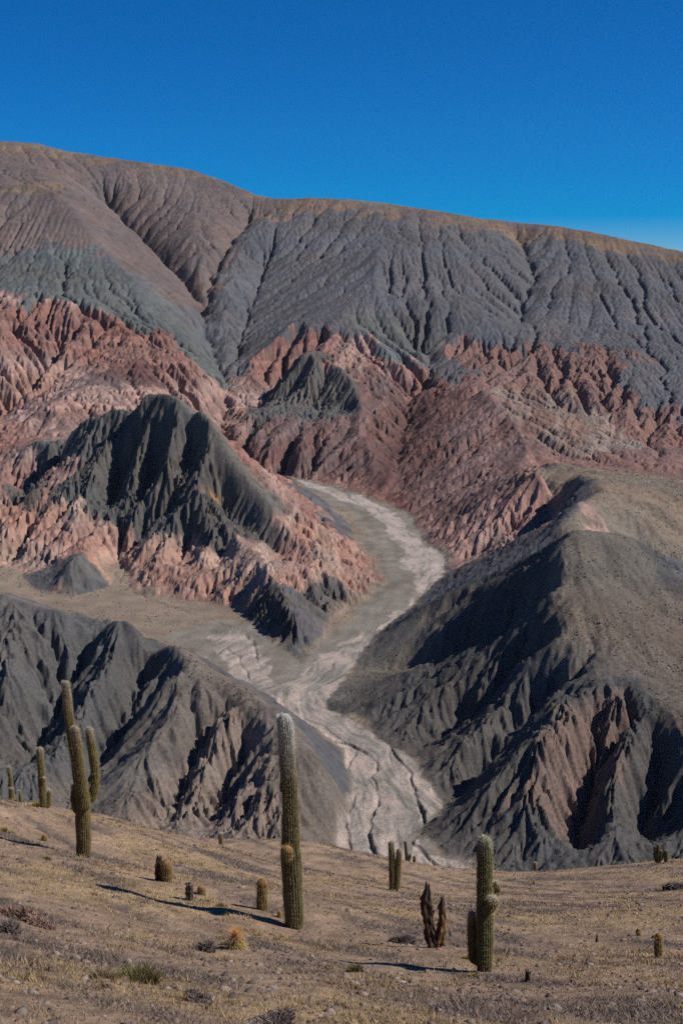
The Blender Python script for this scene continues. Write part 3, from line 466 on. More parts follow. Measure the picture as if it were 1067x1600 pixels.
# ------------------------------------------------------------------ split the sheet into the landforms and link them
tag_of = np.full((GY, GX), 0, int)
LAND = [('mountain_range', 'grey brown mountain range along the skyline with gullied scree slopes', 'mountain', 'far')]
for nm, label, cat, mt, poly in LANDPOLY:
    if (nm, label, cat, mt) not in LAND: LAND.append((nm, label, cat, mt))
    tag_of[poly_mask(poly)] = LAND.index((nm, label, cat, mt))
LAND.append(('riverbed', 'braided riverbed with pale pink silt threads on grey gravel between the hills', 'riverbed', 'bed'))
tag_of[floor_mask] = len(LAND) - 1
fx_ = .25 * (VX[:-1, :-1] + VX[1:, :-1] + VX[:-1, 1:] + VX[1:, 1:]); fy_ = .25 * (VY[:-1, :-1] + VY[1:, :-1] + VY[:-1, 1:] + VY[1:, 1:])
ftag = tag_of[np.clip(np.rint((fy_ - Y0) / ST).astype(int), 0, GY - 1), np.clip(np.rint((fx_ - X0) / ST).astype(int), 0, GX - 1)]
idx = np.arange(NV * NU).reshape(NV, NU)
quads = np.stack([idx[:-1, :-1], idx[:-1, 1:], idx[1:, 1:], idx[1:, :-1]], -1)
allv = np.stack([VX, VY, vz], -1).reshape(-1, 3).astype(f32); allc = col.reshape(-1, 3)
def mesh_np(name, v, f, material=None, colors=None, smooth=False):
    me = bpy.data.meshes.new(name); n = f.shape[1]
    me.vertices.add(len(v)); me.vertices.foreach_set('co', np.ascontiguousarray(v, f32).ravel())
    me.loops.add(f.size); me.loops.foreach_set('vertex_index', np.ascontiguousarray(f, np.int32).ravel())
    me.polygons.add(len(f)); me.polygons.foreach_set('loop_start', np.arange(0, f.size, n, dtype=np.int32))
    me.update(calc_edges=True)
    if smooth: me.polygons.foreach_set('use_smooth', np.ones(len(f), bool))
    if colors is not None:
        at = me.color_attributes.new('Col', 'FLOAT_COLOR', 'POINT')
        c4 = np.ones((len(v), 4), f32); c4[:, :3] = colors; at.data.foreach_set('color', c4.ravel())
    if material: me.materials.append(material)
    return me
def link(name, me, parent=None, **props):
    o = bpy.data.objects.new(name, me); C.objects.link(o)
    if parent is not None: o.parent = parent
    for k, v in props.items(): o[k] = v
    return o
for k, (nm, label, cat, mt) in enumerate(LAND):
    q = quads[ftag == k]
    if len(q) == 0: continue
    used = np.unique(q); remap = np.zeros(NV * NU, np.int64); remap[used] = np.arange(len(used))
    link(nm, mesh_np(nm, allv[used], remap[q], M[mt], allc[used], True), kind='structure', label=label, category=cat)
GROUND_PTS = [(0, 0, -1.65), (0, -6, 0.6), (-4, 0, -0.9), (4, 0, -2.1), (-9, 2, 0.3), (9, 2, -3.2), (-14.2, 38, -12.7), (-12.4, 40, -13.9), (-10.9, 43, -15.6), (-10.8, 46, -16.8), (-10.8, 50, -18.6), (-10.4, 57, -21.9), (-9.8, 62, -24.1), (-8.4, 70, -27.4), (-6.6, 76, -30.0), (-4.4, 82, -32.7), (-2.2, 86, -34.8), (1.2, 92, -37.8), (4.9, 97, -40.4), (9.6, 97, -40.7), (13.6, 93, -39.0), (16.7, 88, -36.6), (18.3, 82, -33.7), (19.6, 77, -31.3), (23.1, 75, -30.3), (28.0, 72, -28.7), (-0.0, 12.3, -6.6), (-2.5, 9.8, -5.3), (3.5, 13.5, -7.3), (-1.5, 11.0, -5.9), (1.7, 13.2, -7.1), (-5.5, 21.5, -9.6), (-7.6, 30, -12.0), (5.5, 21.5, -10.5), (8.4, 33, -14.7), (-2.0, 18.0, -8.8), (0.2, 16.2, -8.2), (2.6, 32, -14.4), (0.5, 42, -18.3), (5.7, 34, -15.3), (2.9, 16.5, -8.5), (-18.5, 49.4, -19.5), (-24.2, 64.6, -27.4), (-16.1, 52.0, -21.2), (-21.0, 68.0, -29.8), (-14.1, 55.9, -23.6), (-18.5, 73.1, -33.1), (-14.0, 59.8, -25.4), (-18.3, 78.2, -35.6), (-14.0, 65.0, -28.1), (-18.3, 85.0, -39.3), (-13.5, 74.1, -33.0), (-17.7, 96.9, -46.0), (-12.8, 80.6, -36.2), (-16.7, 105.4, -50.5), (-11.0, 91.0, -41.1), (-14.4, 119.0, -57.3), (-8.6, 98.8, -44.9), (-11.3, 129.2, -62.6), (-5.8, 106.6, -48.9), (-7.5, 139.4, -68.2), (-2.9, 111.8, -51.9), (-3.7, 146.2, -72.2), (1.5, 119.6, -56.3), (2.0, 156.4, -78.4), (6.4, 126.1, -60.1), (8.4, 164.9, -83.5), (12.4, 126.1, -60.4), (16.3, 164.9, -84.0), (17.7, 120.9, -57.9), (23.1, 158.1, -80.5), (21.7, 114.4, -54.5), (28.3, 149.6, -75.7), (23.7, 106.6, -50.2), (31.0, 139.4, -69.9), (25.5, 100.1, -46.7), (33.3, 130.9, -65.0), (30.0, 97.5, -45.2), (39.3, 127.5, -62.9), (36.4, 93.6, -42.9), (47.6, 122.4, -59.8), (-6.5, 34, -13.8), (-1.0, 27, -12.5), (2.4, 22, -10.9), (2.1, 55, -23.8), (4.3, 86, -35.7), (1.7, 25, -11.9), (-10.2, 46, -16.9), (-12.2, 50, -18.1), (-12.3, 52, -18.9), (-12.2, 60, -22.5), (-11.5, 62, -23.6), (-6.1, 68, -27.5), (-5.5, 80, -31.7), (-2.2, 84, -33.9), (-4.0, 30, -12.7), (-3.2, 28, -12.3), (-3.0, 28.5, -12.4), (-1.7, 28, -12.5), (-1.3, 27.5, -12.4), (-1.7, 21, -10.1), (5.7, 24, -11.7), (6.5, 29, -13.6), (5.4, 28, -13.2), (2.9, 20.5, -10.4), (17.9, 76, -31.2), (18.4, 76, -31.1), (12.7, 88, -36.9), (13.0, 88, -36.9), (10.1, 70, -29.9), (-8.4, 38, -15.0), (-10.4, 72, -28.1), (-9.3, 72, -28.2)]
PLANTS = [('cardon_cactus', 'tall cactus whose leaning main column rises above two thick upright arms', 'cactus', 34, (-6.5, 34), [('stem', 'live', [(-0.025, 0, 0.043, 0.1702), (-0.008, 0, 0.67, 0.1779), (-0.009, 0, 1.26, 0.1774), (-0.043, 0, 1.764, 0.1529), (-0.124, 0, 2.348, 0.1365), (-0.23, 0, 3.179, 0.1248), (-0.307, 0, 3.84, 0.1117), (-0.349, 0, 4.611, 0.1002)]), ('arm', 'live', [(-0.039, -0.15, 1.31, 0.129), (0.094, -0.32, 1.495, 0.145), (0.085, -0.34, 1.764, 0.1384), (0.02, -0.32, 2.348, 0.1204), (-0.044, -0.3, 2.931, 0.1089), (-0.092, -0.28, 3.526, 0.1023)]), ('arm', 'live', [(0.012, 0.05, 1.428, 0.1048), (0.192, 0.1, 1.546, 0.1208), (0.297, 0.12, 1.847, 0.1191), (0.293, 0.12, 2.348, 0.106), (0.228, 0.12, 2.931, 0.1025), (0.176, 0.12, 3.378, 0.1055)]), ('arm', 'live', [(-0.058, 0.1, 1.21, 0.0968), (-0.203, 0.16, 1.21, 0.1049), (-0.244, 0.18, 1.512, 0.1047), (-0.217, 0.18, 1.881, 0.1014)])], None),
('cardon_cactus', 'tall single-column cactus with a white woolly crown and a yellow-tipped bud on its trunk', 'cactus', 27, (-1.0, 27), [('stem', 'woolly', [(0.033, 0, -0.03, 0.1687), (0.047, 0, 0.244, 0.1879), (0.024, 0, 0.722, 0.1965), (-0.011, 0, 1.535, 0.1931), (-0.019, 0, 2.341, 0.1795), (-0.041, 0, 3.141, 0.166), (-0.078, 0, 3.406, 0.1505), (-0.076, 0, 3.671, 0.1566), (-0.099, 0, 4.066, 0.1551), (-0.135, 0, 4.473, 0.142)]), ('bud', 'golden', [(-0.088, -0.2, 1.562, 0.103), (-0.087, -0.27, 1.71, 0.1222), (-0.086, -0.28, 1.845, 0.1028)])], None),
('cardon_cactus', 'thick cactus column with two round buds and a shorter column at its foot', 'cactus', 22, (2.4, 22), [('stem', 'fuzzy', [(-0.027, 0, 0.029, 0.1274), (-0.031, 0, 0.299, 0.1378), (-0.039, 0, 0.858, 0.1394), (-0.049, 0, 1.524, 0.1326), (-0.057, 0, 2.075, 0.1258), (-0.061, 0, 2.36, 0.1203)]), ('bud', 'live', [(-0.043, -0.1, 1.136, 0.0844), (0.04, -0.2, 1.247, 0.1001), (0.059, -0.24, 1.347, 0.1001), (0.058, -0.24, 1.436, 0.0947)]), ('bud', 'live', [(0.04, 0.1, 1.247, 0.0527), (0.143, 0.14, 1.347, 0.0737), (0.163, 0.14, 1.436, 0.0737), (0.162, 0.14, 1.524, 0.0684)]), ('arm', 'live', [(-0.124, 0.05, 0.164, 0.0637), (-0.22, 0.1, 0.209, 0.0742), (-0.235, 0.1, 0.523, 0.0741), (-0.242, 0.1, 1.025, 0.0686)])], None),
('cardon_cactus', 'cactus of two parallel green columns joined at the foot near the brow of the slope', 'cactus', 55, (2.1, 55), [('stem', 'live', [(-0.007, 0, 0.001, 0.1158), (-0.011, 0, 0.775, 0.1314), (-0.042, 0, 1.601, 0.1258), (-0.071, 0, 2.204, 0.1126)]), ('arm', 'live', [(0.098, 0, 0.057, 0.1053), (0.176, 0, 0.25, 0.121), (0.224, 0, 1.051, 0.126), (0.271, 0, 1.875, 0.1127)])], None),
('candelabra_cactus', 'small dark cactus with a curved upturned arm standing behind the twin columns', 'cactus', 86, (4.3, 86), [('stem', 'dark', [(0.073, 0, -0.044, 0.1396), (-0.011, 0, 0.344, 0.1477), (-0.139, 0, 0.989, 0.0984), (-0.227, 0, 1.89, 0.0737)]), ('arm', 'dark', [(0.072, 0, 0.085, 0.1026), (0.277, 0, 0.128, 0.1232), (0.357, 0, 0.43, 0.0985), (0.354, 0, 0.903, 0.0779)]), ('arm', 'dark', [(-0.054, 0, 0.516, 0.0615), (0.068, 0, 0.731, 0.0738), (0.107, 0, 1.032, 0.0656)])], None),
('dead_cactus', 'dead brown forked cactus with torn tops and peeling bark', 'cactus', 25, (1.7, 25), [('stem', 'dead', [(0.052, 0, -0.045, 0.1204), (0.026, 0, 0.108, 0.1444), (-0.035, 0, 0.273, 0.1022), (-0.061, 0, 0.489, 0.084), (-0.087, 0, 0.679, 0.1079), (-0.113, 0, 0.868, 0.1198), (-0.114, 0, 1.019, 0.1029), (-0.091, 0, 1.145, 0.0598), (-0.092, 0, 1.221, 0.0359)]), ('arm', 'deadorange', [(0.051, 0, 0.032, 0.1023), (0.134, 0, 0.197, 0.1022), (0.168, 0, 0.362, 0.1021), (0.19, 0, 0.552, 0.0864), (0.188, 0, 0.742, 0.0695), (0.175, 0, 0.868, 0.0623), (0.186, 0, 0.982, 0.0287)])], None),
('cardon_cactus', 'cactus column with a knob halfway up and a short side column among yellow grass', 'cactus', 46, (-10.2, 46), [('stem', 'live', [(0.041, 0, -0.089, 0.1135), (0.052, 0, 0.275, 0.1221), (0.026, 0, 0.842, 0.1175), (0.018, 0, 1.294, 0.113), (-0.012, 0, 1.745, 0.1215), (-0.0, 0, 2.127, 0.1084)]), ('bud', 'live', [(0.049, -0.05, 0.91, 0.0762), (0.118, -0.1, 1.023, 0.087), (0.121, -0.1, 1.113, 0.0826)]), ('arm', 'live', [(0.129, 0.05, -0.043, 0.0655), (0.221, 0.1, 0.093, 0.0742), (0.258, 0.1, 0.615, 0.0697)])], None),
('cardon_cactus', 'slim leaning cactus with a stubby column at its foot beside yellow grass', 'cactus', 50, (-12.2, 50), [('stem', 'live', [(0.03, 0, -0.02, 0.0806), (0.021, 0, 0.399, 0.0805), (-0.01, 0, 0.891, 0.0709), (-0.064, 0, 1.382, 0.0567)]), ('arm', 'live', [(0.056, -0.1, 0.029, 0.0853), (0.04, -0.12, 0.276, 0.0947), (0.028, -0.12, 0.621, 0.0852)])], None),
('young_cactus', 'thin leaning young cactus next to the slim leaning cactus', 'cactus', 52, (-12.3, 52), [('stem', 'live', [(0.009, 0, -0.073, 0.0542), (-0.029, 0, 0.286, 0.0493), (-0.079, 0, 0.619, 0.0394)])], None),
('young_cactus', 'little pale cactus peeping over the brow behind the tall armed cactus', 'cactus', 60, (-12.2, 60), [('stem', 'live', [(0.018, 0, -0.105, 0.057), (0.025, 0, 0.163, 0.057), (0.002, 0, 0.341, 0.0455)])], None),
('young_cactus', 'thin dark cactus just beyond the tall armed cactus', 'cactus', 62, (-11.5, 62), [('stem', 'dark', [(-0.007, 0, -0.097, 0.0471), (0.002, 0, 0.272, 0.0501), (-0.018, 0, 0.641, 0.0412)])], None),
('young_cactus', 'slightly bent slender cactus column alone on the brow of the slope', 'cactus', 68, (-6.1, 68), [('stem', 'live', [(0.053, 0, -0.082, 0.0908), (0.058, 0, 0.325, 0.0972), (-0.002, 0, 0.766, 0.0971), (0.003, 0, 1.172, 0.0841)])], None),
('young_cactus', 'tiny pale cactus on the brow near the bent slender column', 'cactus', 80, (-5.5, 80), [('stem', 'live', [(-0.006, 0, -0.071, 0.0762), (-0.002, 0, 0.288, 0.08), (0.0, 0, 0.567, 0.0685)])], None),
('young_cactus', 'thin dark cactus on the brow close behind the tall single column', 'cactus', 84, (-2.2, 84), [('stem', 'dark', [(0.017, 0, -0.088, 0.0481), (0.059, 0, 0.331, 0.06), (0.02, 0, 0.708, 0.04)])], None),
('barrel_cactus', 'pair of short cactus trunks, one dead and black, one golden spined', 'cactus', 30, (-4.0, 30), [('stem', 'golden', [(0.077, 0, -0.07, 0.1219), (0.096, 0, 0.186, 0.1361), (0.085, 0, 0.381, 0.1317), (0.072, 0, 0.486, 0.1073)]), ('dead_trunk', 'dead', [(-0.095, 0.05, -0.055, 0.0861), (-0.091, 0.05, 0.186, 0.1003), (-0.087, 0.05, 0.396, 0.093), (-0.069, 0.05, 0.546, 0.0572)])], None),
('dead_stump', 'charred broken cactus stump with a flat top beside a golden cushion cactus', 'stump', 28, (-3.2, 28), [('stem', 'stump', [(0.014, 0, -0.042, 0.0872), (0.017, 0, 0.156, 0.0844), (0.019, 0, 0.311, 0.0804), (0.007, 0, 0.381, 0.075)])], None),
('barrel_cactus', 'small golden cushion cactus beside the charred stump', 'cactus', 28.5, (-3.0, 28.5), [('stem', 'golden', [(0.018, 0, -0.047, 0.0887), (0.02, 0, 0.068, 0.0955), (0.021, 0, 0.197, 0.075)])], None),
('barrel_cactus', 'short golden-spined cactus column near the tall single column', 'cactus', 28, (-1.7, 28), [('stem', 'golden', [(0.041, 0, -0.068, 0.1142), (0.044, 0, 0.215, 0.1207), (0.046, 0, 0.497, 0.1205), (0.047, 0, 0.68, 0.1004)])], None),
('barrel_cactus', 'little reddish cactus at the foot of the tall single column', 'cactus', 27.5, (-1.3, 27.5), [('stem', 'golden', [(0.026, 0, -0.055, 0.0475), (0.027, 0, 0.057, 0.0528), (0.028, 0, 0.154, 0.0396)])], None),
('barrel_cactus', 'cone-shaped cactus with long spreading golden spines and orange tip', 'cactus', 21, (-1.7, 21), [('stem', 'spiky', [(0.045, 0, -0.041, 0.1316), (0.047, 0, 0.088, 0.1264), (0.038, 0, 0.216, 0.0859), (0.039, 0, 0.301, 0.0404)])], None),
('young_cactus', 'short upright cactus with orange-brown spiny top on the bare slope', 'cactus', 24, (5.7, 24), [('stem', 'golden', [(0.022, 0, 0.037, 0.0694), (0.015, 0, 0.257, 0.074), (0.009, 0, 0.416, 0.0716), (0.007, 0, 0.502, 0.0577)])], None),
('barrel_cactus', 'tiny round cactus uphill of the short orange-topped cactus', 'cactus', 29, (6.5, 29), [('stem', 'golden', [(-0.035, 0, 0.01, 0.0558), (-0.038, 0, 0.098, 0.0586), (-0.04, 0, 0.172, 0.0418)])], None),
('dead_stump', 'thin pointed dead cactus remnant standing alone in grass', 'stump', 28, (5.4, 28), [('stem', 'dead', [(-0.031, 0, -0.021, 0.0404), (-0.033, 0, 0.05, 0.0323), (-0.036, 0, 0.178, 0.0108)])], None),
('dead_stump', 'small dark post-like cactus stump below the thick budded column', 'stump', 20.5, (2.9, 20.5), [('stem', 'stump', [(-0.031, 0, 0.018, 0.0456), (-0.023, 0, 0.123, 0.0456), (-0.015, 0, 0.207, 0.0436)])], None),
('cardon_cactus', 'dark cluster of three cactus columns on the rocky rise', 'cactus', 76, (17.9, 76), [('stem', 'dark', [(-0.002, 0, -0.045, 0.1015), (-0.021, 0, 0.525, 0.0978), (-0.004, 0, 1.132, 0.0796)]), ('arm', 'dark', [(-0.041, 0, 0.031, 0.0725), (-0.16, 0, 0.335, 0.0942), (-0.178, 0, 0.904, 0.0833)]), ('arm', 'dark', [(0.03, 0, 0.069, 0.0725), (0.169, 0, 0.259, 0.0942), (0.152, 0, 0.791, 0.0797)])], None),
('young_cactus', 'small dark cactus beside the three-column cluster', 'cactus', 76, (18.4, 76), [('stem', 'dark', [(-0.032, 0, -0.107, 0.1088), (-0.046, 0, 0.311, 0.1015), (-0.06, 0, 0.728, 0.0797)])], None),
('young_cactus', 'short straight cactus on the brow in front of the dark scree hill', 'cactus', 88, (12.7, 88), [('stem', 'live', [(0.02, 0, -0.116, 0.0925), (0.01, 0, 0.369, 0.1008), (-0.001, 0, 0.898, 0.084)])], None),
('young_cactus', 'knee-high cactus nub next to the short straight cactus on the brow', 'cactus', 88, (13.0, 88), [('stem', 'live', [(0.014, 0, -0.116, 0.0715), (0.011, 0, 0.016, 0.0757), (0.009, 0, 0.148, 0.0588)])], None),
('young_cactus', 'brown nub cactus in the grass below the brow', 'cactus', 70, (10.1, 70), [('stem', 'golden', [(-0.039, 0, -0.037, 0.0569), (-0.042, 0, 0.104, 0.0602), (-0.045, 0, 0.244, 0.0402)])], None),
('barrel_cactus', 'small brown ball cactus on the slope below the armed cactus', 'cactus', 38, (-8.4, 38), [('stem', 'golden', [(0.014, 0, 0.004, 0.0724), (0.017, 0, 0.098, 0.0796), (0.02, 0, 0.193, 0.0542)])], None),
('barrel_cactus', 'little brown cactus bump on the brow behind the golden pair', 'cactus', 72, (-10.4, 72), [('stem', 'golden', [(0.0, 0, -0.099, 0.0685), (0.003, 0, 0.044, 0.0685), (0.006, 0, 0.188, 0.0479)])], None),
('young_cactus', 'reddish cactus nub on the brow between the bent column and golden pair', 'cactus', 72, (-9.3, 72), [('stem', 'golden', [(-0.004, 0, -0.071, 0.0754), (-0.001, 0, 0.109, 0.0754), (0.002, 0, 0.288, 0.0514)])], None)]
SHRUBS = [('round grey-brown cushion shrub near the cone-shaped cactus', 20.5, (-2.1, 20.5), 0.301, 0.148, 'purple'), ('yellow-green tussock in the grass upslope of the dead forked cactus', 19.5, (0.2, 19.5), 0.322, 0.151, 'olive'), ('dark twiggy shrub behind the dead forked cactus', 26, (1.2, 26), 0.429, 0.159, 'purple'), ('large olive tussock with yellow tips on the near slope', 13.6, (-2.1, 13.6), 0.598, 0.256, 'olive'), ('pale straw tussock at the edge of the large olive tussock', 13.2, (-2.4, 13.2), 0.314, 0.146, 'straw'), ('purple-grey shrub below the large olive tussock', 12.6, (-1.4, 12.6), 0.346, 0.063, 'purple'), ('ochre tuft on the near slope beside a purple-grey shrub', 12.6, (-1.5, 12.6), 0.254, 0.077, 'ochre'), ('dark purple shrub hugging the near ground', 11.6, (-0.6, 11.6), 0.468, 0.064, 'purple'), ('silvery grey shrub below the dark purple shrub', 11.2, (-0.3, 11.2), 0.41, 0.056, 'silver'), ('low silver cushion at the bottom of the near slope', 9.9, (-1.1, 9.9), 0.417, 0.044, 'silver'), ('russet dried bush among pale stones high on the bank', 20.5, (-5.0, 20.5), 0.639, 0.159, 'russet'), ('second russet dried bush among pale stones downslope of the first', 19.8, (-4.5, 19.8), 0.435, 0.11, 'russet'), ('dark shrub under the russet bushes', 17.5, (-4.4, 17.5), 0.353, 0.146, 'purple'), ('yellow tussock at the foot of the knobbed cactus', 45.5, (-10.3, 45.5), 0.292, 0.227, 'yellow'), ('yellow tussock beside the slim leaning cactus', 49, (-11.9, 49), 0.314, 0.245, 'yellow'), ('taller yellow-green tuft on the slope below the slim leaning cactus', 37, (-9.3, 37), 0.271, 0.164, 'yellow'), ('flatter yellow-green tuft downhill of the taller tuft below the leaning cactus', 37, (-9.1, 37), 0.237, 0.103, 'yellow'), ('olive tuft downslope of the armed cactus', 30, (-6.6, 30), 0.302, 0.1, 'olive'), ('grey tussock next to the small golden cushion cactus', 27.5, (-2.5, 27.5), 0.252, 0.092, 'straw'), ('yellow tuft between the dead cactus and the budded column', 23.6, (2.2, 23.6), 0.151, 0.079, 'yellow'), ('yellow tuft at the foot of the budded column', 21.3, (2.1, 21.3), 0.156, 0.083, 'yellow'), ('low dark mat shrub beside the three-column cactus cluster', 60, (14.9, 60), 0.77, 0.266, 'purple'), ('thorny grey shrub upslope of the cone-shaped cactus', 21.5, (-1.9, 21.5), 0.177, 0.083, 'straw')]
ROCKS = [(1.8, 24.6, 0.059, (0.26, 0.13, 0.09), 'reddish rock at the foot of the dead forked cactus', None), (-0.8, 26.6, 0.064, (0.17, 0.1, 0.075), 'crumbled brown rock at the foot of the tall single column', None), (-3.1, 27.6, 0.053, (0.1, 0.055, 0.05), 'dark red rock at the foot of the charred stump', None), (12.9, 60, 0.116, (0.2, 0.17, 0.15), 'pale boulder on the open slope below the three-column cluster', None), (-3.55, 17.91, 0.023, (0.2, 0.165, 0.14), 'rough brown-grey rock lying loose on the dry hillside', 'loose rocks on the hillside'), (-2.97, 12.38, 0.019, (0.13, 0.1, 0.095), 'rough brown-grey rock lying loose on the dry hillside', 'loose rocks on the hillside'), (7.43, 56.02, 0.064, (0.13, 0.1, 0.095), 'rough brown-grey rock lying loose on the dry hillside', 'loose rocks on the hillside'), (-3.22, 19.67, 0.021, (0.2, 0.165, 0.14), 'rough brown-grey rock lying loose on the dry hillside', 'loose rocks on the hillside'), (-17.16, 72.37, 0.123, (0.13, 0.1, 0.095), 'rough brown-grey rock lying loose on the dry hillside', 'loose rocks on the hillside'), (-8.59, 56.02, 0.068, (0.13, 0.1, 0.095), 'rough brown-grey rock lying loose on the dry hillside', 'loose rocks on the hillside'), (0.65, 12.26, 0.022, (0.2, 0.165, 0.14), 'rough brown-grey rock lying loose on the dry hillside', 'loose rocks on the hillside'), (-0.21, 15.58, 0.017, (0.13, 0.1, 0.095), 'rough brown-grey rock lying loose on the dry hillside', 'loose rocks on the hillside'), (-0.98, 9.39, 0.017, (0.13, 0.1, 0.095), 'rough brown-grey rock lying loose on the dry hillside', 'loose rocks on the hillside'), (0.26, 61.08, 0.081, (0.13, 0.1, 0.095), 'rough brown-grey rock lying loose on the dry hillside', 'loose rocks on the hillside'), (-4.64, 27.43, 0.033, (0.15, 0.125, 0.11), 'rough brown-grey rock lying loose on the dry hillside', 'loose rocks on the hillside'), (-0.23, 12.06, 0.031, (0.19, 0.12, 0.1), 'rough brown-grey rock lying loose on the dry hillside', 'loose rocks on the hillside'), (-8.27, 46.59, 0.082, (0.15, 0.125, 0.11), 'rough brown-grey rock lying loose on the dry hillside', 'loose rocks on the hillside'), (-3.93, 26.41, 0.044, (0.13, 0.1, 0.095), 'rough brown-grey rock lying loose on the dry hillside', 'loose rocks on the hillside'), (-0.51, 15.81, 0.025, (0.2, 0.165, 0.14), 'rough brown-grey rock lying loose on the dry hillside', 'loose rocks on the hillside'), (-13.48, 67.57, 0.072, (0.2, 0.165, 0.14), 'rough brown-grey rock lying loose on the dry hillside', 'loose rocks on the hillside'), (0.81, 19.7, 0.043, (0.15, 0.125, 0.11), 'rough brown-grey rock lying loose on the dry hillside', 'loose rocks on the hillside'), (-3.58, 22.19, 0.031, (0.15, 0.125, 0.11), 'rough brown-grey rock lying loose on the dry hillside', 'loose rocks on the hillside'), (-4.9, 23.47, 0.059, (0.13, 0.1, 0.095), 'rough brown-grey rock lying loose on the dry hillside', 'loose rocks on the hillside'), (11.41, 49.64, 0.053, (0.13, 0.1, 0.095), 'rough brown-grey rock lying loose on the dry hillside', 'loose rocks on the hillside'), (-3.77, 21.74, 0.037, (0.15, 0.125, 0.11), 'rough brown-grey rock lying loose on the dry hillside', 'loose rocks on the hillside'), (-3.15, 20.42, 0.028, (0.2, 0.165, 0.14), 'rough brown-grey rock lying loose on the dry hillside', 'loose rocks on the hillside'), (0.91, 18.51, 0.02, (0.15, 0.125, 0.11), 'rough brown-grey rock lying loose on the dry hillside', 'loose rocks on the hillside'), (-0.54, 23.79, 0.03, (0.13, 0.1, 0.095), 'rough brown-grey rock lying loose on the dry hillside', 'loose rocks on the hillside'), (2.84, 79.61, 0.108, (0.2, 0.165, 0.14), 'rough brown-grey rock lying loose on the dry hillside', 'loose rocks on the hillside'), (-3.95, 27.03, 0.029, (0.15, 0.125, 0.11), 'rough brown-grey rock lying loose on the dry hillside', 'loose rocks on the hillside'), (2.38, 49.85, 0.125, (0.15, 0.125, 0.11), 'rough brown-grey rock lying loose on the dry hillside', 'loose rocks on the hillside'), (1.43, 34.61, 0.042, (0.15, 0.125, 0.11), 'rough brown-grey rock lying loose on the dry hillside', 'loose rocks on the hillside'), (0.2, 13.52, 0.027, (0.19, 0.12, 0.1), 'rough brown-grey rock lying loose on the dry hillside', 'loose rocks on the hillside'), (-6.36, 42.44, 0.048, (0.19, 0.12, 0.1), 'rough brown-grey rock lying loose on the dry hillside', 'loose rocks on the hillside'), (-6.09, 26.29, 0.035, (0.2, 0.165, 0.14), 'rough brown-grey rock lying loose on the dry hillside', 'loose rocks on the hillside'), (-1.52, 42.11, 0.048, (0.2, 0.165, 0.14), 'rough brown-grey rock lying loose on the dry hillside', 'loose rocks on the hillside'), (-1.27, 10.33, 0.012, (0.2, 0.165, 0.14), 'rough brown-grey rock lying loose on the dry hillside', 'loose rocks on the hillside'), (-2.2, 53.2, 0.062, (0.13, 0.1, 0.095), 'rough brown-grey rock lying loose on the dry hillside', 'loose rocks on the hillside'), (2.36, 11.02, 0.017, (0.19, 0.12, 0.1), 'rough brown-grey rock lying loose on the dry hillside', 'loose rocks on the hillside'), (5.73, 74.94, 0.167, (0.15, 0.125, 0.11), 'rough brown-grey rock lying loose on the dry hillside', 'loose rocks on the hillside'), (-6.35, 31.21, 0.035, (0.2, 0.165, 0.14), 'rough brown-grey rock lying loose on the dry hillside', 'loose rocks on the hillside'), (1.76, 22.46, 0.046, (0.13, 0.1, 0.095), 'rough brown-grey rock lying loose on the dry hillside', 'loose rocks on the hillside'), (0.81, 57.51, 0.099, (0.13, 0.1, 0.095), 'rough brown-grey rock lying loose on the dry hillside', 'loose rocks on the hillside'), (-1.22, 22.55, 0.032, (0.13, 0.1, 0.095), 'rough brown-grey rock lying loose on the dry hillside', 'loose rocks on the hillside'), (6.3, 74.81, 0.08, (0.2, 0.165, 0.14), 'rough brown-grey rock lying loose on the dry hillside', 'loose rocks on the hillside'), (-6.07, 52.66, 0.115, (0.2, 0.165, 0.14), 'rough brown-grey rock lying loose on the dry hillside', 'loose rocks on the hillside'), (-0.81, 45.46, 0.064, (0.19, 0.12, 0.1), 'rough brown-grey rock lying loose on the dry hillside', 'loose rocks on the hillside'), (-9.91, 70.41, 0.075, (0.2, 0.165, 0.14), 'rough brown-grey rock lying loose on the dry hillside', 'loose rocks on the hillside'), (1.81, 9.63, 0.01, (0.19, 0.12, 0.1), 'rough brown-grey rock lying loose on the dry hillside', 'loose rocks on the hillside'), (1.63, 64.45, 0.145, (0.2, 0.165, 0.14), 'rough brown-grey rock lying loose on the dry hillside', 'loose rocks on the hillside')]
# ------------------------------------------------------------------ the near hillside
def tps_fit(pts):
    p = np.array(pts, float); n = len(p); sc = 20.0; xy = p[:, :2] / sc
    r2 = ((xy[:, None] - xy[None]) ** 2).sum(-1); K = .5 * r2 * np.log(r2 + 1e-12) + np.eye(n) * 2e-3
    A = np.zeros((n + 3, n + 3)); A[:n, :n] = K; A[:n, n] = 1; A[:n, n + 1:] = xy; A[n, :n] = 1; A[n + 1:, :n] = xy.T
    return xy, np.linalg.solve(A, np.concatenate([p[:, 2], [0, 0, 0]])), sc
_txy, _tw, _tsc = tps_fit(GROUND_PTS)
def ground_z(x, y):
    x = np.asarray(x, float); y = np.asarray(y, float); sh = x.shape; q = np.stack([x.ravel(), y.ravel()], -1) / _tsc
    out = _tw[-3] + q @ _tw[-2:]
    for k in range(len(_txy)):
        r2 = ((q - _txy[k]) ** 2).sum(-1); out = out + _tw[k] * .5 * r2 * np.log(r2 + 1e-12)
    out = out.reshape(sh)
    return out + fbm(x / 3.1, y / 3.1, 3) * .05 + fbm(x / .7, y / .7, 3) * .022 + fbm((x * .87 + y * .5) / 1.1, (x * .5 - y * .87) / 5, 2) * .05
gv = np.concatenate([np.linspace(-4, 4, 20, endpoint=False), np.geomspace(4, 150, 400)]); gu = np.linspace(-.55, .55, 340)
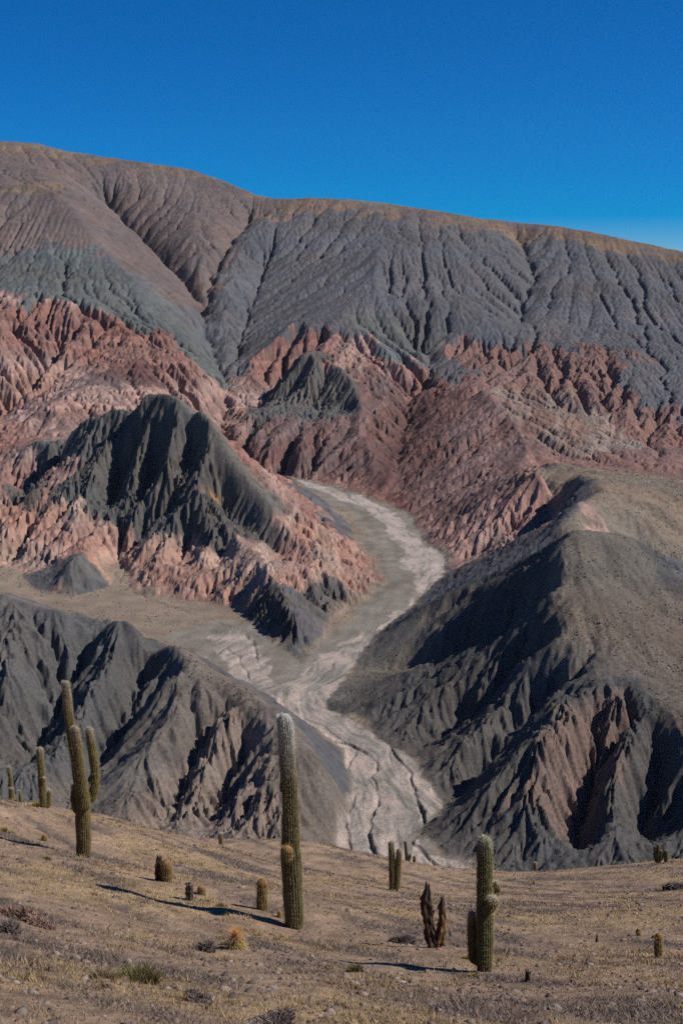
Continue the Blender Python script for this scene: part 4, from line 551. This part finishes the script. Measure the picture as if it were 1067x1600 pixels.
GYv, GUv = np.meshgrid(gv, gu, indexing='ij'); GXv = GUv * (np.maximum(GYv, 0) + 16)
GZv = ground_z(GXv, GYv)
def band(x, y): return fbm((x * .80 + y * .6) / 1.5 + 3, (x * .6 - y * .80) / 6.0, 4)
gb = sstep(.05, .55, band(GXv, GYv) + .25 * fbm(GXv / .5, GYv / .5, 3)); gs = sstep(-.1, .5, fbm(GXv / 3.5, GYv / 5, 4))
gc = np.array([.258, .178, .124])[None, None] * (1 - gs[..., None]) + np.array([.305, .214, .128])[None, None] * gs[..., None]
gc = gc * (1 - .9 * gb[..., None]) + np.array([.115, .087, .074]) * .9 * gb[..., None]
gc = gc * (1 + .35 * fbm(GXv / .35, GYv / .35, 3) + .25 * fbm(GXv / 1.3, GYv / 1.8, 3))[..., None]
gi = np.arange(GZv.size).reshape(GZv.shape); gq = np.stack([gi[:-1, :-1], gi[:-1, 1:], gi[1:, 1:], gi[1:, :-1]], -1).reshape(-1, 4)
def f_ground(nt, b):
    co = nd(nt, 'ShaderNodeNewGeometry').outputs['Position']
    c1 = nd(nt, 'ShaderNodeAttribute', attribute_name='Col').outputs['Color']
    grit = noise_n(nt, co, 9, 8, .75)
    c2 = mult_n(nt, c1, ramp_n(nt, grit, [(.30, (.55, .53, .54)), (.5, (1, 1, 1)), (.72, (1.45, 1.4, 1.35))]))
    nt.links.new(c2, b.inputs['Base Color'])
    bump_n(nt, b, noise_n(nt, co, 14, 8, .75), .9, .07)
M['soil'] = mat('dry_soil', f_ground)
link('hillside', mesh_np('hillside', np.stack([GXv, GYv, GZv], -1).reshape(-1, 3), gq, M['soil'], np.clip(gc, .02, .6).reshape(-1, 3), True), kind='structure',
     label='dry stony hillside with straw grass sloping away to the valley', category='hillside')
# ------------------------------------------------------------------ plant materials (colour comes with the mesh)
def f_col(sat_noise):
    def f(nt, b):
        a = nd(nt, 'ShaderNodeAttribute', attribute_name='Col').outputs['Color']
        co = nd(nt, 'ShaderNodeNewGeometry').outputs['Position']
        nt.links.new(mult_n(nt, a, ramp_n(nt, noise_n(nt, co, sat_noise, 4, .6), [(.3, (.7, .7, .7)), (.7, (1.3, 1.3, 1.3))])), b.inputs['Base Color'])
        b.inputs['Roughness'].default_value = .8
    return f
M['cactus'] = mat('cactus_skin', f_col(18)); M['spine'] = mat('cactus_spine', f_col(30)); M['grass'] = mat('dry_grass', f_col(3)); M['stone'] = mat('stone', f_col(12))
rng = np.random.RandomState(11)
STYLE = dict(   # groove, rib crest, tip colour, woolly share of the length, spine colour low / high, spine length
 live=((.050, .050, .020), (.150, .118, .052), (.26, .21, .15), .18, (.27, .19, .085), (.42, .36, .27), .045),
 woolly=((.044, .044, .020), (.125, .103, .055), (.36, .345, .31), .24, (.25, .19, .10), (.50, .47, .42), .055),
 fuzzy=((.042, .048, .020), (.115, .105, .050), (.20, .19, .13), .14, (.25, .21, .10), (.40, .38, .28), .035),
 dark=((.035, .040, .020), (.085, .075, .040), (.16, .13, .08), .15, (.16, .12, .06), (.25, .20, .12), .04),
 golden=((.055, .045, .018), (.19, .130, .060), (.25, .145, .065), .30, (.34, .24, .11), (.38, .22, .10), .035),
 spiky=((.050, .045, .018), (.22, .15, .06), (.34, .15, .05), .30, (.46, .33, .15), (.46, .20, .06), .11),
 dead=((.028, .020, .015), (.075, .048, .032), (.06, .045, .036), .2, None, None, 0),
 deadorange=((.040, .024, .015), (.20, .115, .055), (.07, .05, .04), .25, None, None, 0),
 stump=((.030, .025, .021), (.080, .064, .050), (.14, .11, .085), .1, None, None, 0))
def stem_mesh(name, path, style, ribs, seed):
    """a ribbed column along path [(x,y,z,r)]; returns body mesh and spine mesh"""
    groove, crest, tip, wshare, sp0, sp1, slen = STYLE[style]
    rs = np.random.RandomState(seed)
    p = np.array(path, float); seg = np.linalg.norm(np.diff(p[:, :3], axis=0), axis=1); s = np.concatenate([[0], np.cumsum(seg)]); L = s[-1]
    dead = style in ('dead', 'deadorange', 'stump')
    rtop = p[-1, 3]; step = max(p[:, 3].max() * .33, L / 60)
    t = np.arange(0, L - (0 if dead else rtop * .9), step); t = np.append(t, L - (0 if dead else rtop * .9))
    def at_s(q):
        # smooth interpolation: average of nearby linear samples
        o = 0
        for k, w in ((-1, .25), (0, .5), (1, .25)):
            qq = np.clip(q + k * step * .8, 0, L); o = o + w * np.stack([np.interp(qq, s, p[:, c]) for c in range(4)], -1)
        return o
    ring = at_s(t); ctr = ring[:, :3]; rad = ring[:, 3]
    if not dead:   # rounded crown
        c0 = ctr[-1]; d = (ctr[-1] - ctr[-2]); d /= np.linalg.norm(d); r0 = rad[-1]
        ang = np.radians([18, 36, 52, 66, 78, 86])
        ctr = np.concatenate([ctr, c0 + d * (r0 * np.sin(ang))[:, None]]); rad = np.concatenate([rad, r0 * np.cos(ang)]); t = np.concatenate([t, t[-1] + r0 * np.sin(ang)])
    n = len(ctr); per = ribs * 4 if ribs >= 14 else ribs * 3
    per = min(per, 88)
    th = np.linspace(0, 2 * np.pi, per, endpoint=False)
    cr = np.abs(np.cos(th * ribs / 2)) ** .8 if not dead else .5 + .5 * np.cos(th * 5 + rs.rand() * 6)
    tang = np.gradient(ctr, axis=0); tang /= np.linalg.norm(tang, axis=1)[:, None]
    e1 = np.cross(np.array([0, 1., 0]), tang); e1 /= np.linalg.norm(e1, axis=1)[:, None]; e2 = np.cross(tang, e1)
    depth = .17 if not dead else .22
    wob = 1 + .06 * np.sin(t / max(L, .1) * 9 + seed) * (np.arange(n) < n - 6) + .025 * rs.randn(n)
    rr = rad[:, None] * wob[:, None] * (1 - depth * (1 - cr)[None])
    rr = rr * (1 + .10 * fbm(np.cos(th)[None] * 1.2 + seed + 0 * t[:, None], t[:, None] / max(rad.max(), .05) * .5 + np.sin(th)[None], 3))
    if dead:
        rr *= 1 + .30 * fbm(th[None] * 1.3 + seed + 0 * t[:, None], t[:, None] * 9 + 0 * th[None], 3)
    v = ctr[:, None] + rr[..., None] * (np.cos(th)[None, :, None] * e1[:, None] + np.sin(th)[None, :, None] * e2[:, None])
    if dead:   # torn top edge
        v[-1, :, 2] += (rs.rand(per) - .3) * rad[0] * (.5 if style == 'stump' else 1.6)
    tt = t / max(t[-1], 1e-3)
    wl_ = sstep(1 - wshare * 1.5, 1.0, tt)[:, None, None]
    cc = np.array(groove) * (1 - cr)[None, :, None] + np.array(crest) * cr[None, :, None]
    cc = cc * (1 - wl_) + np.array(tip) * wl_ * (.75 + .25 * cr[None, :, None])
    cc = cc * (1 + .22 * fbm(t[:, None] * 3.1 + seed + 0 * th[None], th[None] * 1.5 + 0 * t[:, None], 3))[..., None]
    low = sstep(.16, 0, tt)[:, None, None] * (.55 if L > .8 else 0) * (rs.rand(1, per, 1) > .3)
    cc = cc * (1 - low) + np.array((.075, .055, .035)) * low      # corky bark at the foot
    if style == 'stump' or dead:
        cc *= (.6 + .8 * rs.rand(n, per, 1))
    V = v.reshape(-1, 3); I = np.arange(n * per).reshape(n, per); J = np.roll(I, -1, 1)
    fq = np.stack([I[:-1], J[:-1], J[1:], I[1:]], -1).reshape(-1, 4)
    V = np.concatenate([V, ctr[-1:] + tang[-1:] * (0 if not dead else -rad[-1] * .6)]); cols = np.concatenate([cc.reshape(-1, 3), np.array([tip]) * (1 if not dead else .3)])
    top = np.stack([I[-1], J[-1], np.full(per, len(V) - 1), np.full(per, len(V) - 1)], -1)
    me = bpy.data.meshes.new(name)
    faces = [tuple(q) for q in fq] + [tuple(q[:3]) for q in top]
    me.from_pydata(V.tolist(), [], faces); me.update()
    me.polygons.foreach_set('use_smooth', np.ones(len(faces), bool))
    at = me.color_attributes.new('Col', 'FLOAT_COLOR', 'POINT'); c4 = np.ones((len(V), 4), f32); c4[:, :3] = np.clip(cols, .01, .9); at.data.foreach_set('color', c4.ravel())
    me.materials.append(M['cactus'])
    if sp0 is None: return me, None
    # spines in tufts along the rib crests
    ring_gap = max(.035, L / 110); q = np.arange(.02, t[-1], ring_gap)
    kk = np.arange(ribs) * (2 * np.pi / ribs)
    Q, K = np.meshgrid(q, kk, indexing='ij'); Q = Q.ravel() + rs.uniform(-.4, .4, Q.size) * ring_gap; K = K.ravel()
    Q = np.repeat(Q, 4); K = np.repeat(K, 4)
    ri = np.interp(Q, t, rad); cx = np.stack([np.interp(Q, t, ctr[:, c]) for c in range(3)], -1)
    a1 = np.stack([np.interp(Q, t, e1[:, c]) for c in range(3)], -1); a2 = np.stack([np.interp(Q, t, e2[:, c]) for c in range(3)], -1); tg = np.stack([np.interp(Q, t, tang[:, c]) for c in range(3)], -1)
    out = a1 * np.cos(K)[:, None] + a2 * np.sin(K)[:, None]; side = -a1 * np.sin(K)[:, None] + a2 * np.cos(K)[:, None]
    root = cx + out * (ri * .98)[:, None]
    tq = Q / t[-1]; wool = sstep(1 - wshare * 1.4, 1, tq)
    ln = slen * (.6 + .8 * rs.rand(len(Q))) * (1 + .5 * wool)
    dr = out * (.7 + .3 * rs.rand(len(Q)))[:, None] + side * rs.uniform(-.8, .8, len(Q))[:, None] + tg * (rs.uniform(-.7, .6, len(Q)) + wool * .5)[:, None]
    dr /= np.linalg.norm(dr, axis=1)[:, None]
    wv = np.cross(dr, tg); wv /= np.linalg.norm(wv, axis=1)[:, None] + 1e-6
    w = (.0012 + .00006 * DEPTH_OF)
    A = root + wv * w; B = root - wv * w; T = root + dr * ln[:, None]
    SV = np.stack([A, B, T], 1).reshape(-1, 3); SF = np.arange(len(SV)).reshape(-1, 3)
    sc_ = np.array(sp0) * (1 - wool[:, None]) + np.array(sp1) * wool[:, None]; sc_ = sc_ * (.6 + .7 * rs.rand(len(Q), 1))
    return me, mesh_np(name + '_spines', SV, SF, M['spine'], np.repeat(sc_, 3, 0))
for k, (nm, label, cat, D, base_xy, stems, group) in enumerate(PLANTS):
    bx, by = base_xy; bz = float(ground_z(np.array([bx]), np.array([by]))[0])
    root = link(nm, None, label=label, category=cat)
    root.location = (bx, by, bz - .02)
    if group: root['group'] = group
    DEPTH_OF = D
    for j, (part, style, path) in enumerate(stems):
        rmax = max(q[3] for q in path)
        ribs = 22 if rmax > .13 else (16 if rmax > .07 else 11)
        me, sp = stem_mesh(part, path, style, ribs, 31 * k + j)
        o = link(part, me, root)
        if sp is not None: link('spines', sp, o, kind='stuff')
# ------------------------------------------------------------------ shrubs and tussocks
TONE = dict(purple=((.105, .080, .074), (.190, .150, .135)), olive=((.085, .080, .035), (.24, .20, .08)), straw=((.16, .125, .075), (.30, .24, .14)), ochre=((.20, .12, .04), (.36, .22, .08)),
            silver=((.17, .16, .15), (.30, .285, .27)), russet=((.13, .075, .055), (.30, .20, .16)), yellow=((.18, .13, .03), (.42, .31, .07)))
def blades(px, py, pz, h, w, lean, c, rs):
    """one thin triangle per entry; returns verts, colours"""
    n = len(px); a = rs.rand(n) * 2 * np.pi; b = rs.rand(n) * 2 * np.pi
    root = np.stack([px, py, pz], -1); s = np.stack([np.cos(a), np.sin(a), 0 * a], -1) * w[:, None]
    tipp = root + np.stack([np.cos(b) * lean * h, np.sin(b) * lean * h, h], -1)
    return np.stack([root - s, root + s, tipp], 1).reshape(-1, 3), np.repeat(c, 3, 0)
def tuft_mesh(name, w, h, tone, seed, wid):
    rs = np.random.RandomState(seed); n = int(420 + 900 * min(1, w)); lo, hi = TONE[tone]
    grassy = tone in ('olive', 'straw', 'yellow', 'ochre')
    th = rs.rand(n) * 2 * np.pi; r = np.sqrt(rs.rand(n)); lob = 1 + .25 * np.sin(th * 3 + seed) + .15 * np.sin(th * 5 + 2 * seed)
    x = r * np.cos(th) * w * .5 * lob; y = r * np.sin(th) * w * .5 * lob
    t = rs.rand(n, 1); c = np.array(lo) * (1 - t) + np.array(hi) * t
    if grassy:
        v, cc = blades(x * .6, y * .6, x * 0 - .02, h * (.5 + .6 * rs.rand(n)) * (1.05 - .5 * r), np.full(n, wid), .25 + .8 * rs.rand(n), c, rs)
    else:      # twigs fanned over a low dome
        dome = np.sqrt(np.clip(1 - r * r, 0, 1)) * h * (.55 + .3 * rs.rand(n))
        v, cc = blades(x, y, dome - .02, h * (.25 + .35 * rs.rand(n)), np.full(n, wid * 1.3), .6 + 1.2 * rs.rand(n), c, rs)
        v2, c2 = blades(x, y, x * 0 - .03, dome + .02, np.full(n, wid * 1.4), .5 * rs.rand(n), c * .8, rs)
        v = np.concatenate([v, v2]); cc = np.concatenate([cc, c2])
    return mesh_np(name, v, np.arange(len(v)).reshape(-1, 3), M['grass'], cc)
for k, (label, D, (bx, by), w, h, tone) in enumerate(SHRUBS):
    grassy = tone in ('olive', 'straw', 'yellow', 'ochre')
    o = link('tussock' if grassy else 'shrub', tuft_mesh('tuft', w, h, tone, 500 + k, .004 + .00022 * D), label=label, category='tussock' if grassy else 'shrub')
    o.location = (bx, by, float(ground_z(np.array([bx]), np.array([by]))[0]))
# ------------------------------------------------------------------ ground cover
def scatter(n, ymin, ymax, power=1.0):
    y = ymin * (ymax / ymin) ** (rng.rand(n) ** power); x = rng.uniform(-.36, .36, n) * (y + 3); return x, y
def cover(name, n, tones, hh, seed, dens, per, wid, label, lean=.5, spread=.09):
    x, y = scatter(n, 6.5, 112, .85); keep = rng.rand(n) < dens(x, y); x, y = x[keep], y[keep]; m = len(x)
    X = np.repeat(x, per) + rng.randn(m * per) * spread * (1 + np.repeat(y, per) / 45); Y = np.repeat(y, per) + rng.randn(m * per) * spread * (1 + np.repeat(y, per) / 45)
    Z = ground_z(X, Y) - .012
    t = rng.rand(m, 1); c = np.array(tones[0]) * (1 - t) + np.array(tones[1]) * t; c = np.repeat(c, per, 0) * (.75 + .5 * rng.rand(m * per, 1))
    h = hh * (.5 + rng.rand(m * per)) * (1 + Y / 160)
    v, cc = blades(X, Y, Z, h, wid + .00026 * Y, lean * (.4 + 1.2 * rng.rand(m * per)), c, rng)
    o = link(name, mesh_np(name, v, np.arange(len(v)).reshape(-1, 3), M['grass'], cc), kind='stuff', label=label, category=name.replace('_', ' '))
cover('dry_grass', 110000, ((.24, .165, .095), (.36, .255, .145)), .036, 1, lambda x, y: np.clip(.35 + .9 * fbm(x / 3.5, y / 5, 3) - .5 * band(x, y), .04, 1), 4, .0026, 'short straw-coloured dry grass over the hillside')
cover('grass_clumps', 1500, ((.23, .165, .085), (.38, .28, .15)), .080, 3, lambda x, y: np.clip(.3 + 1.1 * fbm(x / 3.5, y / 5, 3) - .3 * band(x, y), .03, 1), 26, .0026, 'scattered straw grass clumps over the hillside', .55, .045)
cover('low_scrub', 60000, ((.115, .085, .072), (.235, .18, .145)), .055, 2, lambda x, y: sstep(.05, .5, band(x, y)), 6, .0034, 'low grey-purple scrub growing in bands across the hillside', .9, .12)
ico_v = []; 
def rock_np(rs, sx, sy, sz):
    ph = (1 + 5 ** .5) / 2
    v = np.array([(-1, ph, 0), (1, ph, 0), (-1, -ph, 0), (1, -ph, 0), (0, -1, ph), (0, 1, ph), (0, -1, -ph), (0, 1, -ph), (ph, 0, -1), (ph, 0, 1), (-ph, 0, -1), (-ph, 0, 1)]) / 1.9
    v = v * (1 + rs.uniform(-.32, .32, (12, 1))) * np.array([sx, sy, sz]); a = rs.rand() * 6.28; ca, sa = math.cos(a), math.sin(a)
    return np.stack([v[:, 0] * ca - v[:, 1] * sa, v[:, 0] * sa + v[:, 1] * ca, v[:, 2]], -1)
ICO = np.array([(0, 11, 5), (0, 5, 1), (0, 1, 7), (0, 7, 10), (0, 10, 11), (1, 5, 9), (5, 11, 4), (11, 10, 2), (10, 7, 6), (7, 1, 8), (3, 9, 4), (3, 4, 2), (3, 2, 6), (3, 6, 8), (3, 8, 9), (4, 9, 5), (2, 4, 11), (6, 2, 10), (8, 6, 7), (9, 8, 1)])
STC = [(.15, .115, .095), (.20, .15, .12), (.12, .088, .078), (.17, .11, .085), (.22, .175, .145)]
xs_, ys_ = scatter(11000, 6.5, 105, .85); zs_ = ground_z(xs_, ys_); SVs, SCs = [], []
for k in range(11000):
    s_ = .012 + .050 * rng.rand() ** 4 + .0006 * ys_[k] * rng.rand()
    SVs.append(rock_np(rng, s_ * rng.uniform(.8, 1.6), s_, s_ * rng.uniform(.4, .8)) + (xs_[k], ys_[k], zs_[k])); SCs.append(np.tile(np.array(STC[rng.randint(5)]) * rng.uniform(.7, 1.2), (12, 1)))
link('scattered_stones', mesh_np('scattered_stones', np.concatenate(SVs), (ICO[None] + 12 * np.arange(11000)[:, None, None]).reshape(-1, 3), M['stone'], np.concatenate(SCs)), kind='stuff', label='small stones strewn over the hillside', category='stones')
for k, (bx, by, s_, ci, label, group) in enumerate(ROCKS):
    v = rock_np(rng, s_ * rng.uniform(1, 1.7), s_, s_ * rng.uniform(.4, .65)); n = len(v)
    o = link('rock', mesh_np('rock', v, ICO, M['stone'], np.tile(np.array(ci), (n, 1))), label=label, category='rock')
    if group: o['group'] = group
    o.location = (bx, by, float(ground_z(np.array([bx]), np.array([by]))[0]) + s_ * .08)
# ------------------------------------------------------------------ bushes dotted over the valley slopes, too far to tell apart
sel = np.isin(ridx, [RN.index(n) for n in ('hilltan', 'hillgrey', 'fan', 'floor', 'ktan', 'hilldark', 'cap', 'brown')]) & (VY > 780) & (VY < 2300) & (riverzone < .2) & (slope < .75)
cand = np.nonzero(sel.ravel())[0]; wgt = (VY.ravel()[cand] / 1000) ** 1.0 * np.clip(.5 + fbm(VX.ravel()[cand] / 50, VY.ravel()[cand] / 50, 3), .05, 1.5); cand = rng.choice(cand, 9000, replace=False, p=wgt / wgt.sum())
OCT = np.array([(1, 0, 0), (-1, 0, 0), (0, 1, 0), (0, -1, 0), (0, 0, 1), (0, 0, -.4)]); OF = np.array([(0, 2, 4), (2, 1, 4), (1, 3, 4), (3, 0, 4), (2, 0, 5), (1, 2, 5), (3, 1, 5), (0, 3, 5)])
bs = (.35 + .75 * rng.rand(9000) ** 2)[:, None, None] * (.7 + .6 * rng.rand(9000, 6, 1))
bv = OCT[None] * bs * np.array([1, 1, .8]) + allv[cand][:, None]
bc = np.array([.060, .055, .040]) * (.7 + .8 * rng.rand(9000, 1, 1)) * np.ones((1, 6, 1))
rsel = np.nonzero(((pal * vfl > .4) & (VY > 780) & (VY < 1700)).ravel())[0]; rsel = rng.choice(rsel, 5000, replace=False)
rs_ = (.12 + .45 * rng.rand(5000) ** 3)[:, None, None] * (.7 + .6 * rng.rand(5000, 6, 1)); rv = OCT[None] * rs_ * np.array([1, 1, .7]) + allv[rsel][:, None]
rc = np.array([.20, .175, .155]) * (.5 + .9 * rng.rand(5000, 1, 1)) * np.ones((1, 6, 1))
link('river_boulders', mesh_np('river_boulders', rv.reshape(-1, 3), (OF[None] + 6 * np.arange(5000)[:, None, None]).reshape(-1, 3), M['stone'], rc.reshape(-1, 3)), kind='stuff', label='grey boulders strewn along the braided riverbed', category='boulders')
link('valley_bushes', mesh_np('valley_bushes', bv.reshape(-1, 3), (OF[None] + 6 * np.arange(9000)[:, None, None]).reshape(-1, 3), M['grass'], bc.reshape(-1, 3)), kind='stuff', label='dark bushes dotted over the valley floor and hill slopes', category='bushes')
# ------------------------------------------------------------------ the air over the valley
def f_haze(nt, b):
    nt.nodes.remove(b); pv = nt.nodes.new('ShaderNodeVolumePrincipled'); pv.inputs['Color'].default_value = (.80, .88, 1, 1)
    pv.inputs['Density'].default_value = HAZE; pv.inputs['Anisotropy'].default_value = .2
    nt.links.new(pv.outputs[0], nt.nodes['Material Output'].inputs['Volume'])
HAZE = 0.6e-5
hm = bpy.data.materials.new('haze'); hm.use_nodes = True; f_haze(hm.node_tree, hm.node_tree.nodes['Principled BSDF'])
hv = np.array([(x, y, z) for x in (-1700, 1700) for y in (-40, 5300) for z in (-420, 640)], float)
hf = np.array([(0, 1, 3, 2), (4, 6, 7, 5), (0, 4, 5, 1), (2, 3, 7, 6), (0, 2, 6, 4), (1, 5, 7, 3)])
link('haze', mesh_np('haze', hv, hf, hm), kind='stuff', label='thin blue haze over the valley and mountains', category='haze')
